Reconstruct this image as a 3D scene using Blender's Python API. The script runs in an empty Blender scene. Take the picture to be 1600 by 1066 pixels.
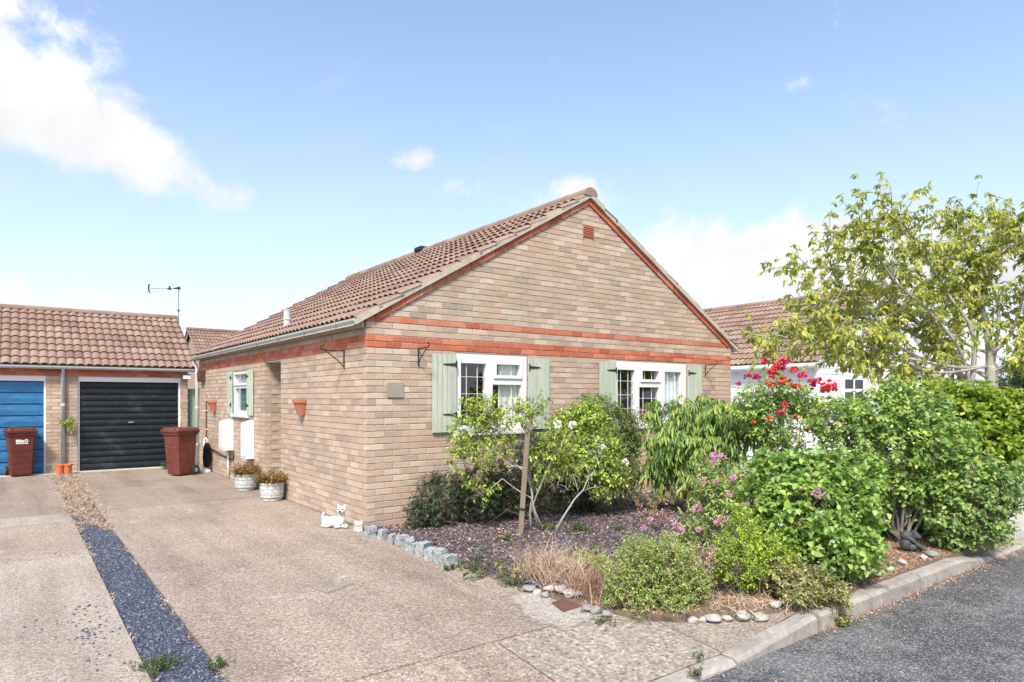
import bpy, bmesh, math, random
import numpy as np
from mathutils import Matrix, Vector

random.seed(7)
rng = np.random.default_rng(11)
SC = bpy.context.scene
COL = SC.collection
R = math.radians

# ------------------------------------------------------------------ camera
CAM_AZ = math.atan(778 / 1030.5)
FPX, HX, HY = 1030.5, 800.0, 622.0            # focal length and horizon, in photograph pixels
FW = (math.sin(CAM_AZ), math.cos(CAM_AZ)); RT = (math.cos(CAM_AZ), -math.sin(CAM_AZ))
CAM = (-3.2402, -7.0764, 1.512)
cam_d = bpy.data.cameras.new('camera')
cam = bpy.data.objects.new('camera', cam_d); COL.objects.link(cam)
cam.location = CAM
cam.rotation_euler = (R(90), 0, -CAM_AZ)
cam_d.sensor_width = 36; cam_d.lens = FPX / 1600 * 36
cam_d.shift_y = (HY - 533) / 1600
cam_d.clip_start = .05; cam_d.clip_end = 3000
SC.camera = cam

# ------------------------------------------------------------------ light
SUN_EL, SUN_AZ = R(50), R(-134)      # azimuth measured from +Y clockwise; the sun stands behind and left of the camera
SC.view_settings.view_transform = 'Standard'; SC.view_settings.look = 'None'
SC.view_settings.exposure = 1.27; SC.view_settings.gamma = 1
world = bpy.data.worlds.new('World'); SC.world = world; world.use_nodes = True
sd = bpy.data.lights.new('sun', 'SUN'); sd.energy = 2.4; sd.angle = R(10); sd.color = (1, .93, .80)
sun = bpy.data.objects.new('sun', sd); COL.objects.link(sun)
sdir = Vector((math.sin(SUN_AZ) * math.cos(SUN_EL), math.cos(SUN_AZ) * math.cos(SUN_EL), math.sin(SUN_EL)))
sun.location = sdir * 40
sun.rotation_euler = sdir.to_track_quat('Z', 'Y').to_euler()


# ------------------------------------------------------------------ node helpers
def nd(nt, t, ins=None, **props):
    n = nt.nodes.new(t)
    for k, v in props.items(): setattr(n, k, v)
    for k, v in (ins or {}).items():
        s = n.inputs[k]
        if isinstance(v, bpy.types.NodeSocket): nt.links.new(v, s)
        else: s.default_value = v
    return n
def mth(nt, op, a, b=0.0, c=0.0, clamp=False):
    return nd(nt, 'ShaderNodeMath', {0: a, 1: b, 2: c}, operation=op, use_clamp=clamp).outputs[0]
def noise(nt, scale, vec=None, detail=4.0, rough=.6, dist=0.0):
    n = nd(nt, 'ShaderNodeTexNoise', {'Scale': scale, 'Detail': detail, 'Roughness': rough, 'Distortion': dist})
    if vec is not None: nt.links.new(vec, n.inputs['Vector'])
    return n.outputs['Fac']
def c4(c): return tuple(c) + (1,) if len(c) == 3 else tuple(c)
def ramp(nt, fac, stops, interp='LINEAR'):
    n = nd(nt, 'ShaderNodeValToRGB', {'Fac': fac}); r = n.color_ramp; r.interpolation = interp
    while len(r.elements) < len(stops): r.elements.new(.5)
    for e, (p, c) in zip(r.elements, stops): e.position = p; e.color = c4(c)
    return n.outputs['Color']
def mix(nt, fac, a, b, mode='MIX'):
    n = nd(nt, 'ShaderNodeMix', data_type='RGBA', blend_type=mode)
    for s, v in ((n.inputs[0], fac), (n.inputs[6], a), (n.inputs[7], b)):
        if isinstance(v, bpy.types.NodeSocket): nt.links.new(v, s)
        else: s.default_value = v if isinstance(v, float) else c4(v)
    return n.outputs[2]
def sstep(nt, v, a, b):
    n = nd(nt, 'ShaderNodeMapRange', {'Value': v, 'From Min': a, 'From Max': b}, interpolation_type='SMOOTHSTEP')
    return n.outputs[0]
def scl(nt, vec, s):
    return nd(nt, 'ShaderNodeVectorMath', {0: vec, 1: s}, operation='MULTIPLY').outputs[0]

# ------------------------------------------------------------------ sky: Nishita, with cloud in it by compass bearing and height
def build_sky():
    nt = world.node_tree; nt.nodes.clear()
    sky = nd(nt, 'ShaderNodeTexSky', sky_type='NISHITA', sun_disc=False, sun_elevation=SUN_EL, sun_rotation=SUN_AZ,
             air_density=1.0, dust_density=1.6, ozone_density=2.2)
    dirv = nd(nt, 'ShaderNodeTexCoord').outputs['Generated']
    sp = nd(nt, 'ShaderNodeSeparateXYZ', {0: dirv})
    x, y, z = sp.outputs
    az = mth(nt, 'MULTIPLY', mth(nt, 'ARCTAN2', x, y), 180 / math.pi)
    el = mth(nt, 'MULTIPLY', mth(nt, 'ARCSINE', z), 180 / math.pi)
    # flat cloud layer coordinates
    zz = mth(nt, 'MAXIMUM', mth(nt, 'ADD', z, .12), .03)
    px = mth(nt, 'DIVIDE', x, zz); py = mth(nt, 'DIVIDE', y, zz)
    vec = nd(nt, 'ShaderNodeCombineXYZ', {0: px, 1: py, 2: z}).outputs[0]
    n1 = noise(nt, 1.9, vec, 9, .62, .35)
    n2 = noise(nt, .55, vec, 3, .5)
    fine = mth(nt, 'ADD', mth(nt, 'MULTIPLY', noise(nt, 6.5, dirv, 9, .62, .4), .6), mth(nt, 'MULTIPLY', noise(nt, 17, dirv, 8, .65, .3), .4))
    def blob(a0, e0, ra, re, w):
        da = mth(nt, 'DIVIDE', mth(nt, 'SUBTRACT', az, a0), ra); de = mth(nt, 'DIVIDE', mth(nt, 'SUBTRACT', el, e0), re)
        r2 = mth(nt, 'ADD', mth(nt, 'MULTIPLY', da, da), mth(nt, 'MULTIPLY', de, de))
        return mth(nt, 'MULTIPLY', mth(nt, 'EXPONENT', mth(nt, 'MULTIPLY', r2, -1.0)), w)
    tot = None
    for b in [(-3, 25, 8, 5.2, .80), (0, 19.3, 7.5, 3.3, .95), (8, 17.4, 6.5, 2.3, .9), (14, 15.5, 3, 1.5, .5),
              (28.6, 19.6, 3.4, 1.4, .78), (32.5, 17.3, 2.6, 1.5, .72), (41, 16.8, 4.6, 2.0, .75),
              (54, 9.5, 9, 5.2, 1.25), (63, 9.5, 7, 4.8, 1.25), (46.5, 8, 6, 3.8, 1.0), (5, 7, 11, 1.9, .66), (22, 7, 8, 2.0, .6), (74, 10, 8, 4, .8),
              (-30, 16, 14, 6, .9), (110, 14, 16, 6, .9), (160, 18, 16, 7, .9), (-90, 14, 16, 6, .9), (-150, 22, 18, 7, .9)]:
        v = blob(*b); tot = v if tot is None else mth(nt, 'ADD', tot, v)
    dens = mth(nt, 'ADD', tot, mth(nt, 'MULTIPLY', mth(nt, 'SUBTRACT', fine, .5), 3.5))
    c1 = sstep(nt, dens, .36, 1.0)
    gen = mth(nt, 'ADD', mth(nt, 'MULTIPLY', n1, .6), mth(nt, 'MULTIPLY', n2, .4))
    c2 = mth(nt, 'MULTIPLY', sstep(nt, gen, .60, .80), .35)
    cl = mth(nt, 'MAXIMUM', c1, c2)
    haze = mth(nt, 'EXPONENT', mth(nt, 'MULTIPLY', mth(nt, 'MAXIMUM', el, 0.0), -1 / 13.0))
    haze = mth(nt, 'MULTIPLY', haze, .88)
    shade = ramp(nt, noise(nt, 5, dirv, 5), [(.32, (3.05, 3.12, 3.22)), (.68, (4.0, 4.0, 3.97))])
    base = mix(nt, 1.0, sky.outputs[0], (1.07, 1.07, 1.08), 'MULTIPLY')
    col = mix(nt, haze, base, (3.35, 3.38, 3.6))
    col = mix(nt, cl, col, shade)
    bg = nd(nt, 'ShaderNodeBackground', {'Color': col, 'Strength': .115})
    out = nd(nt, 'ShaderNodeOutputWorld', {'Surface': bg.outputs[0]})
build_sky()

# ------------------------------------------------------------------ positions: a pixel gives a direction, the depth comes from what it stands on
def ray(px, py):
    u = (px - HX) / FPX
    return np.array([FW[0] + u * RT[0], FW[1] + u * RT[1], (HY - py) / FPX])
def at(px, py, D): return np.array(CAM) + D * ray(px, py)
def gnd(px, py, z=0.0):
    d = ray(px, py); t = (z - CAM[2]) / d[2]; return np.array(CAM) + t * d
def depth(p): return (p[0] - CAM[0]) * FW[0] + (p[1] - CAM[1]) * FW[1]

# ------------------------------------------------------------------ materials
M = {}
def material(name):
    m = bpy.data.materials.new(name); m.use_nodes = True; m.node_tree.nodes.clear(); M[name] = m
    return m, m.node_tree
def finish(nt, color, rough=.7, bump=None, bs=.3, bd=.01, spec=.4, extra=None, metal=0.0):
    p = nd(nt, 'ShaderNodeBsdfPrincipled', {'Roughness': rough, 'Metallic': metal})
    p.inputs['Specular IOR Level'].default_value = spec
    if isinstance(color, bpy.types.NodeSocket): nt.links.new(color, p.inputs['Base Color'])
    else: p.inputs['Base Color'].default_value = c4(color)
    if bump is not None:
        b = nd(nt, 'ShaderNodeBump', {'Height': bump, 'Strength': bs, 'Distance': bd}); nt.links.new(b.outputs[0], p.inputs['Normal'])
    sh = p.outputs[0]
    if extra is not None:
        sh = nd(nt, 'ShaderNodeMixShader', {0: extra[0], 1: sh, 2: extra[1]}).outputs[0]
    nd(nt, 'ShaderNodeOutputMaterial', {'Surface': sh})
def posn(nt): return nd(nt, 'ShaderNodeNewGeometry').outputs['Position']
def tone(nt, joined):
    if joined: return nd(nt, 'ShaderNodeAttribute', attribute_name='tone').outputs['Fac']
    return nd(nt, 'ShaderNodeObjectInfo').outputs['Random']

def mk_brick(name, joined, stops, grey=.5, mul=1.0):
    m, nt = material(name); P = posn(nt)
    c = ramp(nt, tone(nt, joined), stops)
    st = noise(nt, .9, P, 5, .65)
    c = mix(nt, mth(nt, 'MULTIPLY', sstep(nt, st, .5, .72), grey), c, (.32, .275, .235))
    sp = noise(nt, 90, P, 3, .7)
    c = mix(nt, .55, c, ramp(nt, sp, [(.3, (.45, .42, .4)), (.52, (1, 1, 1)), (.75, (1.25, 1.22, 1.2))]), 'MULTIPLY')
    lime = mth(nt, 'MULTIPLY', sstep(nt, noise(nt, 14, P, 5, .7), .64, .74), .45)
    c = mix(nt, lime, c, (.62, .55, .48))
    finish(nt, c, .92, noise(nt, 130, P, 4, .7), .5, .004, .2)
TAN = [(0, (0.401, 0.293, 0.224)), (0.16, (0.501, 0.397, 0.308)), (0.34, (0.456, 0.325, 0.247)), (0.52, (0.546, 0.452, 0.359)), (0.68, (0.42, 0.33, 0.265)), (0.82, (0.483, 0.345, 0.257)), (0.93, (0.336, 0.273, 0.23)), (1, (0.564, 0.466, 0.368))]
REDB = [(0, (.36, .10, .058)), (.3, (.52, .155, .085)), (.6, (.45, .125, .07)), (.85, (.57, .20, .12)), (1, (.50, .22, .15))]
mk_brick('brick_one', False, TAN); mk_brick('brick_many', True, TAN)
mk_brick('red_brick', False, REDB, .32)
def simple(name, col, rough=.6, nscale=20, var=.15, bs=.15, bd=.003, spec=.4, metal=0.0):
    m, nt = material(name); P = posn(nt)
    f = noise(nt, nscale, P, 5, .65)
    f2 = noise(nt, nscale * .13, P, 3, .6)
    lo = tuple(v * (1 - var) for v in col); hi = tuple(min(v * (1 + var), .95) for v in col)
    c = mix(nt, .5, ramp(nt, f, [(.3, lo), (.7, hi)]), ramp(nt, f2, [(.3, lo), (.7, hi)]))
    finish(nt, c, rough, f, bs, bd, spec, metal=metal)
simple('mortar', (.35, .28, .215), .95, 60, .2, .4)
simple('red_mortar', (.5, .3, .22), .95, 60, .2, .4)
simple('inner_wall', (.30, .28, .26), .9)
simple('white_plastic', (.70, .70, .695), .32, 9, .03, .02)
simple('white_timber', (.76, .77, .78), .55, 14, .05, .1)
simple('grey_plastic', (.50, .51, .52), .4, 12, .10, .05)
simple('black_metal', (.022, .022, .024), .55, 40, .3)
simple('black_rubber', (.02, .02, .022), .7, 40, .3)
simple('grey_metal', (.33, .34, .35), .4, 30, .15, metal=.6)
simple('terracotta', (.40, .145, .08), .85, 22, .2, .3)
simple('bright_terracotta', (.62, .17, .06), .7, 22, .12, .2)
simple('cement', (.42, .38, .31), .95, 26, .28, .6, .006)
simple('concrete', (.44, .415, .385), .93, 30, .16, .5, .004)
simple('kerb_concrete', (.30, .27, .24), .95, 22, .42, .8, .008)
simple('pale_concrete', (.42, .40, .375), .93, 18, .14, .5, .005)
simple('stone_white', (.40, .375, .345), .8, 16, .2, .4, .006)
simple('stone_grey', (.24, .235, .225), .8, 16, .22, .4, .006)
simple('statue_white', (.60, .59, .56), .6, 25, .07, .4, .005)
simple('statue_grey', (.05, .06, .062), .6, 22, .4, .5, .006)
simple('strip_base', (.055, .06, .085), .95, 30, .3, .6)
simple('dark_fabric', (.006, .006, .007), .95, 30, .2)
simple('cream_fabric', (.85, .82, .74), .9, 14, .06)
simple('net_fabric', (.82, .85, .87), .9, 14, .06)
simple('wood_stake', (.20, .155, .12), .9, 16, .3, .5, .006)
simple('bark', (.23, .20, .17), .9, 30, .35, .6, .01)
simple('pale_bark', (.36, .335, .30), .9, 22, .35, .6, .01)
simple('twig', (.26, .205, .15), .9, 30, .3)
simple('rust', (.14, .065, .045), .9, 40, .4, .5, .004)
simple('plaque', (.30, .255, .22), .6, 9, .1)
simple('brown_box', (.085, .04, .032), .6, 12, .2)
simple('soil', (.15, .115, .085), .95, 20, .35, .8, .02)
simple('sign_white', (.75, .74, .74), .5, 9, .04)
simple('door_white', (.7, .7, .69), .4, 9, .04)
simple('flower_red', (.70, .06, .085), .6, 30, .3)
simple('flower_coral', (.74, .13, .05), .6, 30, .3)
simple('flower_crimson', (.66, .09, .19), .6, 30, .3)
simple('flower_pink', (.58, .25, .42), .7, 30, .25)
simple('flower_white', (.85, .84, .76), .6, 30, .04)
simple('flower_yellow', (.80, .60, .05), .6, 30, .1)

def mk_green_plank(name, col):
    m, nt = material(name); P = posn(nt)
    g = noise(nt, 6, scl(nt, P, (6, 6, .5)), 6, .7)
    ob = nd(nt, 'ShaderNodeObjectInfo').outputs['Random']
    c = ramp(nt, g, [(.25, tuple(v * .72 for v in col)), (.55, col), (.8, tuple(min(1, v * 1.25) for v in col))])
    c = mix(nt, .5, c, ramp(nt, ob, [(0, (.86, .88, .86)), (1, (1.1, 1.08, 1.08))]), 'MULTIPLY')
    finish(nt, c, .75, g, .3, .003, .3)
mk_green_plank('shutter_green', (.44, .485, .40)); mk_green_plank('gate_green', (.28, .40, .30))

def mk_scuffed(name, col, scuff, rough):
    m, nt = material(name); P = posn(nt)
    g = noise(nt, 4, scl(nt, P, (1, 1, 5)), 6, .7)
    c = ramp(nt, g, [(.3, tuple(v * .6 for v in col)), (.55, col), (.8, tuple(v * 1.5 for v in col))])
    c = mix(nt, mth(nt, 'MULTIPLY', sstep(nt, noise(nt, 9, scl(nt, P, (2.2, 1, 5)), 6, .75), .66, .73), .6), c, scuff)
    c = mix(nt, mth(nt, 'MULTIPLY', sstep(nt, noise(nt, 2.2, P, 5, .7), .5, .75), .22), c, scuff)
    finish(nt, c, rough, g, .2, .004, .35)
def mk_blue():
    m, nt = material('blue_paint'); P = posn(nt)
    g = noise(nt, 4, scl(nt, P, (1, 1, 4)), 6, .7)
    c = ramp(nt, g, [(.3, (.010, .085, .20)), (.55, (.022, .145, .32)), (.8, (.05, .21, .41))])
    c = mix(nt, mth(nt, 'MULTIPLY', sstep(nt, noise(nt, 9, scl(nt, P, (2.2, 1, 5)), 6, .75), .65, .72), .6), c, (.35, .42, .48))
    finish(nt, c, .45, g, .15, .003)
mk_blue()
mk_scuffed('dark_paint', (.008, .012, .015), (.16, .17, .17), .42); mk_scuffed('bin_brown', (.115, .03, .021), (.26, .16, .13), .5); mk_scuffed('bin_light_brown', (.15, .042, .029), (.30, .18, .14), .5)

def mk_tile(name, joined, lichen):
    m, nt = material(name); P = posn(nt)
    c = ramp(nt, tone(nt, joined), [(0, (.20, .128, .098)), (.3, (.275, .188, .148)), (.6, (.235, .155, .12)), (.85, (.31, .225, .18)), (1, (.225, .16, .13))])
    c = mix(nt, .7, c, ramp(nt, noise(nt, 45, P, 4, .7), [(.3, (.6, .58, .57)), (.7, (1.25, 1.22, 1.2))]), 'MULTIPLY')
    li = mth(nt, 'MULTIPLY', sstep(nt, noise(nt, 2.6, P, 7, .75), .56, .70), lichen)
    c = mix(nt, li, c, (.42, .27, .12))
    gr = mth(nt, 'MULTIPLY', sstep(nt, noise(nt, 5, P, 6, .7), .58, .75), .55)
    c = mix(nt, gr, c, (.36, .32, .29))
    finish(nt, c, .9, noise(nt, 80, P, 4, .7), .5, .004, .25)
mk_tile('tile_one', False, .55); mk_tile('tile_many', True, .55); mk_tile('tile_orange', True, .9)
def mk_board(name, col):
    m, nt = material(name); P = posn(nt)
    ob = nd(nt, 'ShaderNodeObjectInfo').outputs['Random']
    c = mix(nt, .6, col, ramp(nt, ob, [(0, (.93, .93, .94)), (1, (1.05, 1.05, 1.04))]), 'MULTIPLY')
    c = mix(nt, .4, c, ramp(nt, noise(nt, 5, P, 5, .7), [(.3, (.88, .88, .88)), (.7, (1.04, 1.04, 1.04))]), 'MULTIPLY')
    finish(nt, c, .5, noise(nt, 12, P, 4), .1, .003)
mk_board('white_board', (.76, .775, .79))

def mk_aggregate(name, base, dark, light, scale, big, stain=.5):
    """exposed-aggregate concrete: small stones of several colours in a matrix, worn and stained"""
    m, nt = material(name); P = posn(nt)
    v = nd(nt, 'ShaderNodeTexVoronoi', {'Vector': P, 'Scale': scale, 'Randomness': 1.0})
    rnd = nd(nt, 'ShaderNodeSeparateColor', {0: v.outputs['Color']}).outputs[0]
    c = ramp(nt, rnd, [(0, dark), (.22, base), (.45, tuple(b * .82 for b in base)), (.62, light), (.8, (base[0] * 1.12, base[1] * .93, base[2] * .82)), (1, light)])
    edge = sstep(nt, v.outputs['Distance'], .32, .62)
    c = mix(nt, mth(nt, 'MULTIPLY', edge, .6), c, tuple(b * .9 for b in base))
    s1 = noise(nt, .7, P, 6, .65); s2 = noise(nt, big, P, 5, .7)
    c = mix(nt, stain, c, ramp(nt, s1, [(.32, (.76, .735, .72)), (.5, (1, 1, 1)), (.68, (1.14, 1.13, 1.11))]), 'MULTIPLY')
    c = mix(nt, mth(nt, 'MULTIPLY', sstep(nt, s2, .58, .70), .55), c, light)
    c = mix(nt, .75, c, ramp(nt, noise(nt, 38, P, 4, .85), [(.32, (.50, .48, .46)), (.68, (1.42, 1.40, 1.38))]), 'MULTIPLY')
    trk = noise(nt, 1.0, scl(nt, P, (2.6, .22, 1)), 5, .6)          # wheel tracks and drainage run along the drive
    c = mix(nt, stain, c, ramp(nt, trk, [(.36, (.78, .76, .745)), (.5, (1, 1, 1)), (.66, (1.12, 1.11, 1.09))]), 'MULTIPLY')
    wv = nd(nt, 'ShaderNodeVectorMath', {0: P, 1: nd(nt, 'ShaderNodeTexNoise', {'Vector': P, 'Scale': 2.2, 'Detail': 5.0}).outputs['Color']}, operation='ADD').outputs[0]
    ck = nd(nt, 'ShaderNodeTexVoronoi', {'Vector': wv, 'Scale': .55}, feature='DISTANCE_TO_EDGE').outputs['Distance']
    ckm = mth(nt, 'MULTIPLY', mth(nt, 'SUBTRACT', 1.0, sstep(nt, ck, .001, .0055)), sstep(nt, noise(nt, .6, P, 2, .5), .50, .62))
    c = mix(nt, mth(nt, 'MULTIPLY', ckm, .65), c, tuple(b * .3 for b in base))
    oil = sstep(nt, noise(nt, 1.7, P, 6, .7, .6), .64, .74)
    c = mix(nt, mth(nt, 'MULTIPLY', oil, .38), c, tuple(b * .42 for b in base))
    h = mth(nt, 'SUBTRACT', 1.0, v.outputs['Distance'])
    finish(nt, c, .92, h, .7, .004, .25)
mk_aggregate('drive_aggregate', (.30, .248, .205), (.125, .105, .092), (.475, .42, .365), 76, 3.2, .75)
mk_aggregate('drive_aggregate_pale', (.335, .298, .255), (.17, .152, .135), (.475, .44, .395), 84, 2.2, .75)
mk_aggregate('drive_aggregate_grey', (.265, .22, .18), (.12, .105, .09), (.38, .335, .29), 76, 3.2, .8)
mk_aggregate('worn_cement', (.38, .35, .31), (.25, .225, .20), (.46, .435, .40), 50, 5.0, .7)
mk_aggregate('path_pebbles', (.29, .25, .21), (.12, .11, .11), (.44, .41, .37), 44, 4.0, .5)
mk_aggregate('path_aggregate', (.27, .235, .20), (.14, .125, .115), (.38, .345, .31), 62, 3.0, .6)

def wear_edges(name):
    m = M[name]; nt = m.node_tree; out = [n for n in nt.nodes if n.type == 'OUTPUT_MATERIAL'][0]; sh = out.inputs[0].links[0].from_socket
    a = mth(nt, 'ADD', tone(nt, True), mth(nt, 'MULTIPLY', mth(nt, 'SUBTRACT', noise(nt, 9, posn(nt), 8, .75), .5), 2.6))
    t = nd(nt, 'ShaderNodeBsdfTransparent'); nt.links.new(nd(nt, 'ShaderNodeMixShader', {0: sstep(nt, a, .30, .75), 1: t.outputs[0], 2: sh}).outputs[0], out.inputs[0])
wear_edges('worn_cement')
def mk_asphalt():
    m, nt = material('asphalt'); P = posn(nt)
    v = nd(nt, 'ShaderNodeTexVoronoi', {'Vector': P, 'Scale': 125.0, 'Randomness': 1.0})
    rnd = nd(nt, 'ShaderNodeSeparateColor', {0: v.outputs['Color']}).outputs[0]
    c = ramp(nt, rnd, [(0, (.028, .030, .034)), (.45, (.062, .064, .069)), (.72, (.105, .104, .106)), (.9, (.20, .19, .18)), (1, (.34, .32, .30))])
    worn = sstep(nt, noise(nt, 2.4, P, 7, .72, .3), .44, .62)
    c = mix(nt, mth(nt, 'MULTIPLY', worn, .65), c, ramp(nt, rnd, [(0, (.09, .09, .095)), (.6, (.17, .165, .165)), (1, (.34, .32, .305))]))
    h = mth(nt, 'SUBTRACT', 1.0, v.outputs['Distance'])
    finish(nt, c, .9, h, .7, .005, .3)
mk_asphalt()
def mk_chip(name, stops):
    m, nt = material(name); P = posn(nt)
    c = ramp(nt, tone(nt, True), stops)
    c = mix(nt, .5, c, ramp(nt, noise(nt, 60, P, 4, .7), [(.3, (.6, .6, .62)), (.7, (1.3, 1.28, 1.28))]), 'MULTIPLY')
    finish(nt, c, .62, noise(nt, 70, P, 4), .4, .003, .4)
mk_chip('slate_purple', [(0, (.045, .034, .043)), (.35, (.082, .062, .074)), (.7, (.122, .094, .106)), (.93, (.175, .145, .15)), (1, (.27, .25, .25))])
mk_chip('slate_blue', [(0, (.032, .038, .056)), (.4, (.064, .075, .112)), (.75, (.10, .115, .162)), (.95, (.17, .185, .23)), (1, (.34, .34, .36))])
mk_chip('dead_leaf', [(0, (.26, .13, .06)), (.4, (.42, .25, .14)), (.8, (.55, .38, .24)), (1, (.62, .48, .33))])
mk_chip('straw', [(0, (.28, .17, .10)), (.4, (.44, .32, .22)), (.8, (.56, .44, .33)), (1, (.64, .54, .43))])
mk_chip('russet_straw', [(0, (.17, .085, .055)), (.5, (.33, .19, .125)), (1, (.50, .35, .25))])
def mk_granite():
    m, nt = material('granite'); P = posn(nt)
    c = ramp(nt, noise(nt, 75, P, 4, .75), [(.3, (.13, .145, .15)), (.5, (.29, .305, .31)), (.68, (.46, .47, .47))])
    c = mix(nt, .4, c, ramp(nt, noise(nt, 8, P, 4), [(.3, (.8, .84, .82)), (.7, (1.1, 1.1, 1.1))]), 'MULTIPLY')
    finish(nt, c, .85, noise(nt, 40, P, 5, .7), .6, .008, .3)
mk_granite()
def mk_urn():
    m, nt = material('urn_stone'); P = posn(nt)
    c = ramp(nt, noise(nt, 26, P, 6, .7), [(.3, (.24, .245, .24)), (.5, (.44, .46, .465)), (.72, (.60, .62, .62))])
    finish(nt, c, .85, noise(nt, 30, P, 5, .7), .5, .006, .3)
mk_urn()
def mk_grass():
    m, nt = material('ground_cover'); P = posn(nt)
    c = ramp(nt, noise(nt, .8, P, 8, .7), [(.3, (.07, .085, .035)), (.6, (.12, .12, .055)), (.8, (.20, .17, .10))])
    finish(nt, c, .95, noise(nt, 20, P, 5), .6, .03, .2)
mk_grass()
def mk_glass():
    m, nt = material('glass')
    g = nd(nt, 'ShaderNodeBsdfGlossy', {'Color': (.92, .96, 1, 1), 'Roughness': .015})
    t = nd(nt, 'ShaderNodeBsdfTransparent', {'Color': (.93, .95, .95, 1)})
    f = nd(nt, 'ShaderNodeFresnel', {'IOR': 1.5})
    front = mth(nt, 'SUBTRACT', 1.0, nd(nt, 'ShaderNodeNewGeometry').outputs['Backfacing'])      # the far face of the pane must not act as a mirror
    fac = mth(nt, 'MULTIPLY', mth(nt, 'ADD', mth(nt, 'MULTIPLY', f.outputs[0], 1.8), .03, clamp=True), front)
    s = nd(nt, 'ShaderNodeMixShader', {0: fac, 1: t.outputs[0], 2: g.outputs[0]})
    nd(nt, 'ShaderNodeOutputMaterial', {'Surface': s.outputs[0]})
mk_glass()
simple('bathroom_glass', (.22, .38, .42), .12, 20, .25, .3, .003, .6)
def mk_leaf(name, stops, trans=.34, rough=.42, gloss=.5):
    m, nt = material(name)
    c = ramp(nt, tone(nt, True), stops)
    t = nd(nt, 'ShaderNodeBsdfTranslucent', {'Color': mix(nt, 1.0, c, (1.25, 1.2, .7), 'MULTIPLY')})
    finish(nt, c, rough, spec=gloss, extra=(trans, t.outputs[0]))
mk_leaf('leaf_yew', [(0, (0.021, 0.038, 0.021)), (.5, (0.043, 0.071, 0.031)), (.85, (0.084, 0.108, 0.040)), (1, (0.159, 0.159, 0.051))], .12)
mk_leaf('leaf_rose', [(0, (0.099, 0.199, 0.032)), (.4, (0.239, 0.378, 0.055)), (.75, (0.437, 0.536, 0.079)), (.92, (0.630, 0.630, 0.112)), (1, (0.630, 0.477, 0.127))])
mk_leaf('leaf_white_rose', [(0, (0.129, 0.232, 0.046)), (.4, (0.272, 0.410, 0.073)), (.75, (0.486, 0.601, 0.114)), (1, (0.700, 0.700, 0.187))])
mk_leaf('leaf_dark_bush', [(0, (0.062, 0.124, 0.032)), (.5, (0.138, 0.235, 0.053)), (1, (0.294, 0.396, 0.091))])
mk_leaf('leaf_peach', [(0, (0.095, 0.187, 0.040)), (.45, (0.190, 0.317, 0.063)), (.8, (0.343, 0.448, 0.090)), (.95, (0.533, 0.486, 0.144)), (1, (0.533, 0.336, 0.163))])
mk_leaf('leaf_red_rose', [(0, (0.135, 0.270, 0.054)), (.5, (0.270, 0.459, 0.086)), (.85, (0.512, 0.675, 0.151)), (1, (0.700, 0.700, 0.216))])
mk_leaf('leaf_currant', [(0, (0.107, 0.206, 0.041)), (.45, (0.202, 0.345, 0.071)), (.8, (0.334, 0.486, 0.101)), (1, (0.567, 0.548, 0.179))])
mk_leaf('leaf_hedge', [(0, (0.114, 0.206, 0.053)), (.45, (0.228, 0.375, 0.092)), (.8, (0.392, 0.509, 0.120)), (.95, (0.651, 0.652, 0.144)), (1, (0.651, 0.652, 0.210))])
mk_leaf('leaf_lime', [(0, (0.133, 0.220, 0.026)), (.45, (0.237, 0.354, 0.039)), (.8, (0.372, 0.476, 0.065)), (1, (0.535, 0.541, 0.114))], .45)
mk_leaf('leaf_ivy', [(0, (0.103, 0.202, 0.059)), (.5, (0.206, 0.335, 0.095)), (1, (0.439, 0.491, 0.147))])
mk_leaf('leaf_oregano', [(0, (0.167, 0.258, 0.065)), (.45, (0.302, 0.436, 0.108)), (.78, (0.484, 0.585, 0.162)), (.9, (0.665, 0.436, 0.216)), (1, (0.700, 0.516, 0.259))])
mk_leaf('leaf_gold', [(0, (0.150, 0.262, 0.030)), (.45, (0.300, 0.449, 0.046)), (.8, (0.474, 0.624, 0.062)), (1, (0.700, 0.700, 0.125))])
mk_leaf('leaf_cream', [(0, (0.108, 0.144, 0.036)), (.4, (0.240, 0.276, 0.084)), (.75, (0.456, 0.420, 0.180)), (1, (0.624, 0.528, 0.324))])
mk_leaf('leaf_valerian', [(0, (0.154, 0.243, 0.069)), (.45, (0.287, 0.420, 0.119)), (.8, (0.485, 0.574, 0.179)), (1, (0.700, 0.700, 0.218))])
mk_leaf('leaf_cherry', [(0, (0.182, 0.245, 0.054)), (.4, (0.331, 0.401, 0.085)), (.75, (0.527, 0.530, 0.121)), (.93, (0.700, 0.621, 0.181)), (1, (0.700, 0.517, 0.218))], .42)
mk_leaf('leaf_weed', [(0, (.05, .085, .02)), (.5, (.10, .15, .04)), (1, (.20, .23, .08))])
mk_leaf('leaf_heather', [(0, (0.090, 0.033, 0.033)), (.4, (0.195, 0.112, 0.038)), (.7, (0.330, 0.225, 0.053)), (1, (0.540, 0.390, 0.105))])
mk_leaf('leaf_far', [(0, (0.032, 0.080, 0.024)), (.5, (0.072, 0.144, 0.045)), (1, (0.144, 0.240, 0.080))])

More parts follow.
